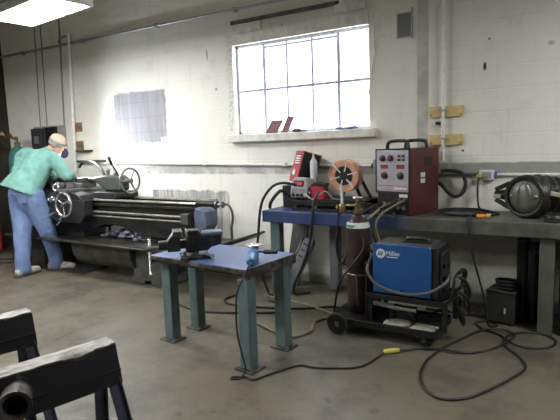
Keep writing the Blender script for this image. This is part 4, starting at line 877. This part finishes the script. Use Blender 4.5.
# tailstock
b = MB(); b.prism([(-5.55,1.002),(-5.02,1.002),(-5.02,1.05),(-5.05,1.08),(-5.36,1.085),(-5.50,1.06)], (0,4.24,0), (1,0,0), (0,0,1), (0,.38,0)); part('tailstock_base', b, 'lathe', t, .008)
b = MB(); b.prism([(-5.36,1.086),(-5.06,1.086),(-5.04,1.12),(-5.04,1.25),(-5.10,1.285),(-5.38,1.29),(-5.52,1.275),(-5.60,1.25),(-5.61,1.20),(-5.55,1.19),(-5.48,1.165),(-5.41,1.12)], (0,4.36,0), (1,0,0), (0,0,1), (0,.15,0)); ts = part('tailstock_body', b, 'castgrey', t, .03)
b = MB(); b.cyl((-5.60,4.42,1.225), (-5.97,4.41,1.222), .036, seg=18); b.cyl((-5.97,4.41,1.222), (-6.03,4.41,1.221), .03, .008, 16); part('quill', b, 'lathe', t)
b = MB(); b.cyl((-5.34,4.42,1.285), (-5.34,4.42,1.345), .022, seg=12); b.ball((-5.34,4.42,1.35), .028); part('oil_cap', b, 'steel_dull', ts)
b = MB(); b.cyl((-5.20,4.42,1.285), (-5.20,4.42,1.32), .025, seg=12); part('oil_cap', b, 'steel_dull', ts)
b = MB(); b.cyl((-5.07,4.44,1.215), (-4.98,4.44,1.215), .03, seg=14); part('screw_hub', b, 'steel_dull', ts)
handwheel('tailstock_hand_wheel', (-4.96,4.44,1.215), (1,0,0), .158, .015, t, None, 'steel_dull', 3)
b = MB(); b.cyl((-5.13,4.40,1.29), (-5.165,4.34,1.44), .011, seg=10); b.rev([(.014,0),(.02,.02),(.02,.10),(.012,.115)], (-5.163,4.345,1.42), (-.17,-.28,.94), 12); part('clamp_lever', b, 'blackplastic', t)
# work lamp over the chuck on a jointed arm
b = MB(); b.cyl((-6.62,4.60,1.34), (-6.62,4.64,1.50), .014, seg=10); b.cyl((-6.62,4.64,1.50), (-6.47,4.47,1.57), .012, seg=10); la = part('lamp_arm', b, 'black', t)
LD = V((.93,.10,.25)).normalized(); LP = V((-6.44,4.46,1.585))
b = MB(); b.rev([(.0,-.07),(.04,-.07),(.06,-.03),(.075,.0),(.10,.12),(.097,.12),(.065,.005),(.0,.005)], LP, LD, 24); lh = part('lamp_hood', b, 'navy', la)
b = MB(); b.rev([(0,.03),(.05,.03),(.048,.036),(0,.036)], LP, LD, 20); part('lamp_lens', b, 'glow', lh)
# steady hose and pump bars behind the lathe
cable('coolant_pipe', [(-6.42,4.80,1.38),(-6.30,4.78,1.45),(-6.10,4.78,1.46),(-5.92,4.78,1.36),(-5.84,4.78,1.22),(-5.83,4.78,1.1),(-5.83,4.78,.95),(-5.83,4.78,.473)], .02, 'castgrey', 'grey hose arching up behind the lathe carriage', 'hose')
b = MB(); b.box((-6.72,WY-.07,1.44), (-6.12,WY-.001,1.475)); solo('wall_rail', b, 'castgrey', 'short dark rail on the wall behind the lathe chuck, the lower one', 'rail', (-6.4,WY-.03,1.44), .004)
b = MB(); b.box((-6.72,WY-.07,1.60), (-6.40,WY-.001,1.63)); solo('wall_rail', b, 'castgrey', 'short dark rail on the wall behind the lathe chuck, the upper one', 'rail', (-6.5,WY-.03,1.60), .004)
# lamp light
sp = bpy.data.lights.new('work_lamp', 'SPOT'); sp.energy = 34; sp.color = (.86,.91,1.); sp.spot_size = math.radians(172); sp.spot_blend = .8; sp.shadow_soft_size = .04
so = bpy.data.objects.new('work_lamp_light', sp); COL.objects.link(so); so.location = LP + LD*.15
so.rotation_euler = V((.96,-.02,.10)).to_track_quat('-Z', 'Y').to_euler()

# things at the far left
t = thing('gas_cylinder', 'teal gas cylinder with a brass regulator in the far left corner', 'gas cylinder', (-7.86,4.75,0))
b = MB(); b.rev([(.14,0),(.15,.015),(.15,1.48),(.14,1.58),(.10,1.68),(.05,1.72),(.04,1.75),(0,1.75)], (-7.86,4.75,0), seg=28); part('shell', b, 'greencyl', t)
b = MB(); b.rev([(.045,1.751),(.045,1.79),(.02,1.80),(.02,1.88),(0,1.88)], (-7.86,4.75,0)); part('valve', b, 'brass', t)
b = MB(); b.cyl((-7.86,4.75,1.84), (-8.02,4.68,1.90), .022, seg=12); b.cyl((-8.02,4.68,1.90), (-8.06,4.62,1.93), .05, seg=16); b.cyl((-7.96,4.70,1.88), (-7.93,4.63,1.96), .04, seg=16); part('regulator', b, 'brass', t)
b = MB(); b.rev([(0,0),(.046,0),(.046,.004),(0,.004)], (-8.06,4.62,1.93), (-.04,-.06,.03), 16); part('gauge_face', b, 'labelwhite', t)
t = thing('tool_cabinet', 'red tool cabinet at the left edge behind the person', 'cabinet', (-8.25,4.1,0))
b = MB(); b.box((-8.5,3.9,.06), (-8.06,4.45,1.02)); part('body', b, 'red', t, .01)
for k in range(4): 
    b = MB(); b.box((-8.47,3.888,.12+.22*k), (-8.09,3.8995,.32+.22*k)); dr = part('drawer', b, 'red', t, .004)
    b = MB(); b.box((-8.40,3.875,.28+.22*k), (-8.16,3.8875,.30+.22*k)); part('handle', b, 'steel', dr, .002)
b = MB()
for x in (-8.45,-8.15): b.box((x,3.95,0), (x+.05,4.4,.0595))
part('plinth', b, 'black', t)
# mat and cables at the person's feet
b = MB(); b.prism([(-5.96,4.10),(-5.62,4.12),(-5.62,4.60),(-6.20,4.66),(-6.20,4.40),(-5.97,4.38)], (0,0,.0), (1,0,0), (0,1,0), (0,0,.012)); solo('rubber_mat', b, 'rubber', 'black oily rubber mat on the floor under the lathe by the right shoe', 'mat', (-5.95,4.4,0), .004)
cable('floor_cable', [(-8.0,3.6,.012),(-7.4,4.0,.012),(-7.0,4.2,.012),(-6.75,4.02,.012),(-6.5,4.06,.012),(-6.36,4.16,.012),(-6.40,4.5,.012)], .011, 'cable_black', 'dark cable looping on the floor behind the left shoe')
cable('floor_cable', [(-8.1,3.9,.012),(-7.5,4.25,.012),(-7.3,4.45,.012),(-7.45,4.6,.012),(-7.9,4.5,.012)], .011, 'cable_black', 'dark cable curled on the floor left of the lathe pedestal')

# ------------------------------------------------------------------ person bending over the lathe
def blob(chains, vox, it=6, extra=None, wob=0., wsc=6.):
    """tapered capsules and balls merged into one continuous skin"""
    b = MB()
    for c in chains:
        for (p, r), (q, s) in zip(c, c[1:]):
            p, q = V(p), V(q); n = max(2, int((q-p).length/(.45*max(r,s,.01)))+1)
            for k in range(n+1):
                f = k/n; b.ball(p.lerp(q, f), r+(s-r)*f, (1,1,1), 12)
    if extra:
        for p, r, sc_ in extra: b.ball(p, r, sc_, 14)
    me = bpy.data.meshes.new('tmp'); b.bm.to_mesh(me); b.bm.free()
    o = bpy.data.objects.new('tmp', me); COL.objects.link(o)
    m1 = o.modifiers.new('r', 'REMESH'); m1.mode = 'VOXEL'; m1.voxel_size = vox
    m2 = o.modifiers.new('s', 'SMOOTH'); m2.iterations = it; m2.factor = .5
    dg = bpy.context.evaluated_depsgraph_get(); me2 = bpy.data.meshes.new_from_object(o.evaluated_get(dg))
    bpy.data.objects.remove(o)
    r = MB(); r.bm.from_mesh(me2); bpy.data.meshes.remove(me2)
    if wob:
        r.bm.normal_update()
        for v in r.bm.verts:
            c = V((v.co.x, v.co.y, v.co.z*.6))*wsc
            v.co += v.normal*(abs(noise.noise(c))*-wob + wob*.35 + noise.noise(c*2.3)*wob*.35)
    return r
t = thing('person', 'person in a mint green jacket, blue jeans and tan cap bending over the lathe', 'person', (-6.25,3.95,0))
LA, RA = V((-6.30,3.72,.115)), V((-6.19,4.13,.115))
LK, RK = V((-6.36,3.80,.58)), V((-6.16,4.02,.57))
LH, RH = V((-6.44,3.87,1.04)), V((-6.235,3.90,1.04))
PE = V((-6.34,3.88,1.12)); WA = V((-6.35,3.96,1.26)); CH_ = V((-6.33,4.10,1.47)); NK = V((-6.28,4.21,1.62)); HE = V((-6.225,4.325,1.715))
RS, LS = V((-6.115,4.15,1.53)), V((-6.50,4.17,1.55)); RE, LE = V((-5.95,4.25,1.285)), V((-6.56,4.34,1.28)); RW, LW = V((-6.02,4.36,1.265)), V((-6.36,4.33,1.27))
fd = V((.62,.42,-.52)).normalized()          # where the face looks
sd_ = fd.cross(V((0,0,1))).normalized(); ud = sd_.cross(fd).normalized()
fingers = []
for W_, E_, s, grip in ((RW,RE,1,V((-6.05,4.39,1.27))), (LW,LE,-1,V((-6.28,4.36,1.262)))):
    d_ = (grip-W_).normalized(); pal = W_ + d_*.05; a_ = V((1,0,0)); 
    fingers.append([(E_,.048),(W_,.032),(pal,.036)])
    for k in range(4):
        rt_ = pal + a_*(.022*(k-1.5)) + d_*.02; L_ = (.075,.088,.083,.065)[k]
        fingers.append([(rt_,.012),(rt_+d_*L_*.45+V((0,0,.026)),.011),(rt_+d_*L_*.9+V((0,.01,.012)),.010),(rt_+d_*L_+V((0,.012,-.012)),.009)])
    tb = pal - a_*.03*s; fingers.append([(tb,.013),(tb-a_*.02*s+d_*.03,.012),(tb-a_*.012*s+d_*.06-V((0,0,.01)),.010)])
hd_ = [(HE+ud*.02-fd*.012,.098,(.92,1,1.08)), (HE+fd*.03-ud*.05,.072,(.95,1,1)), (HE+fd*.098-ud*.018,.018,(1,1,1.3)), (HE+fd*.082-ud*.07,.034,(1,1,.8)), (HE+sd_*.085-ud*.01-fd*.01,.024,(.6,1,1.3)), (HE-sd_*.085-ud*.01-fd*.01,.024,(.6,1,1.3)), (HE+fd*.088-ud*.052,.018,(1,1,.6)), (HE+fd*.082+ud*.022,.03,(1.2,1.2,.5))]
body = blob([[(NK-V((0,.02,.06)),.07),(NK,.060),(HE-fd*.02-ud*.06,.062)], [(PE,.14),(WA,.13),(CH_,.145)], [(CH_,.13),(RS,.08),(RE,.052)], [(CH_,.13),(LS,.08),(LE,.052)],
             [(LH,.10),(LK,.062),(LA,.045)], [(RH,.10),(RK,.062),(RA,.045)]] + fingers, .011, 4, hd_)
body = part('body', body, 'skin', t, 0, None, 80)
for s in (1,-1):
    b = MB(); b.ball(HE+fd*.083+sd_*.034*s+ud*.002, .009, (1,1,1), 10); part('eye', b, 'darkgap', body)
hem = V((-6.36,3.85,1.10))
jk = blob([[(hem+V((.03,-.03,.02)),.205),(WA,.195),(CH_+V((0,0,.0)),.195),(NK-V((0,.06,.07)),.12)], [(hem+V((-.22,-.03,.03)),.145),(WA+V((-.17,0,.02)),.15),(CH_+V((-.20,-.02,.05)),.165)], [(hem+V((.13,.01,-.01)),.13),(WA+V((.12,0,0)),.14),(CH_+V((.12,0,.02)),.135)],
           [(CH_+V((.1,.02,.04)),.13),(RS,.105),(RE,.082),(RW,.062)], [(CH_+V((-.1,.02,.04)),.13),(LS,.105),(LE,.082),(LW,.062)], [(NK-V((0,.03,.04)),.085),(NK-V((0,0,.01)),.078)]], .014, 5, None, .026, 6.5)
bmesh.ops.bisect_plane(jk.bm, geom=jk.bm.verts[:]+jk.bm.edges[:]+jk.bm.faces[:], plane_co=hem+V((0,0,-.01)), plane_no=V((-.16,-.42,-.88)), clear_outer=True)
jk = part('jacket', jk, 'jacket', t, 0, None, 70)
b = MB(); b.ring(NK-V((0,.012,.02)), (NK-CH_), .075, .016, 24, 8); part('collar', b, 'jacket', jk)
jn = blob([[(PE+V((-.06,0,.06)),.14),(LH+V((-.0,0,.02)),.155),(LK,.118),(LA+V((0,0,.10)),.098),(LA+V((0,.0,-.02)),.100)], [(PE+V((.06,0,.06)),.14),(RH+V((.0,0,.02)),.155),(RK,.118),(RA+V((0,0,.10)),.098),(RA+V((0,.0,-.02)),.100)], [(PE+V((0,-.03,-.02)),.15),(PE+V((0,0,.1)),.14)]], .014, 5, None, .012, 8.)
jn = part('jeans', jn, 'denim', t, 0, None, 70)
b = MB(); b.box((-6.27,3.732,.97), (-6.15,3.745,1.10), (.15,0,.5)); part('back_pocket', b, 'denim', jn, .004)
for A_, dr_ in ((LA,V((-.12,1,0))),(RA,V((.75,.62,0)))):
    dr_ = dr_.normalized(); q_ = A_*1; q_.z = 0
    sh = blob([[(q_-dr_*.06+V((0,0,.066)),.060),(q_+dr_*.07+V((0,0,.060)),.060),(q_+dr_*.21+V((0,0,.045)),.046)], [(q_-dr_*.04+V((0,0,.10)),.048),(q_+dr_*.03+V((0,0,.10)),.045)]], .009, 4)
    for v in sh.bm.verts: v.co.z = max(v.co.z, .016)
    s_ = part('shoe', sh, 'shoe', t, 0, None, 60)
    n_ = V((-dr_.y,dr_.x,0)); b = MB(); b.prism([(-.13,-.04),(-.08,-.062),(.09,-.062),(.22,-.05),(.268,-.015),(.268,.015),(.22,.05),(.09,.062),(-.08,.062),(-.13,.04)], q_+V((0,0,.0005)), dr_, n_, (0,0,.022)); part('sole', b, 'sole', s_, .004)
    b = MB()
    for k in range(4): c_ = q_+dr_*(.055+.03*k)+V((0,0,.104-.012*k)); b.cyl(c_-n_*.03, c_+n_*.03, .005, seg=6)
    part('laces', b, 'labelwhite', s_)
b = MB(); cm = Matrix((sd_, fd, ud)).transposed().to_4x4(); cm.translation = HE+ud*.028-fd*.012
b.rev([(.107,-.0),(.110,.03),(.103,.065),(.078,.096),(.04,.113),(0,.117)], (0,0,0), seg=28); b.prism([(.085*math.sin(a),.075+.075*math.cos(a)) for a in [-1.5+.2*k for k in range(16)]], (0,0,.008), (1,0,0), (0,1,-.12), (0,0,.006))
bmesh.ops.transform(b.bm, matrix=cm, verts=b.bm.verts); cp = part('cap', b, 'cap', t, 0, None, 40)
b = MB(); b.rev([(.109,-.004),(.112,.024),(.107,.024),(.104,-.004)], (0,0,0), (0,0,1), 28, True); bmesh.ops.transform(b.bm, matrix=cm, verts=b.bm.verts); part('cap_band', b, 'hairgrey', cp, 0, 'grey band of the cap')
b = MB(); b.rev([(.098,-.055),(.104,-.02),(.105,.004),(.099,.004),(.092,-.055)], (0,0,0), (0,0,1), 28, True)
for f in [f for f in b.bm.faces if f.calc_center_median().y > .035]: b.bm.faces.remove(f)
bmesh.ops.transform(b.bm, matrix=cm, verts=b.bm.verts); part('hair', b, 'hairgrey', t)

# ------------------------------------------------------------------ world and output
w = bpy.data.worlds.new('world'); SC.world = w; w.use_nodes = True
bg = w.node_tree.nodes['Background']; bg.inputs[0].default_value = (.75,.82,1,1); bg.inputs[1].default_value = 1.0
SC.view_settings.view_transform = 'Standard'; SC.view_settings.look = 'None'; SC.view_settings.gamma = 1; SC.view_settings.use_curve_mapping = False
SC.view_settings.exposure = 1.35
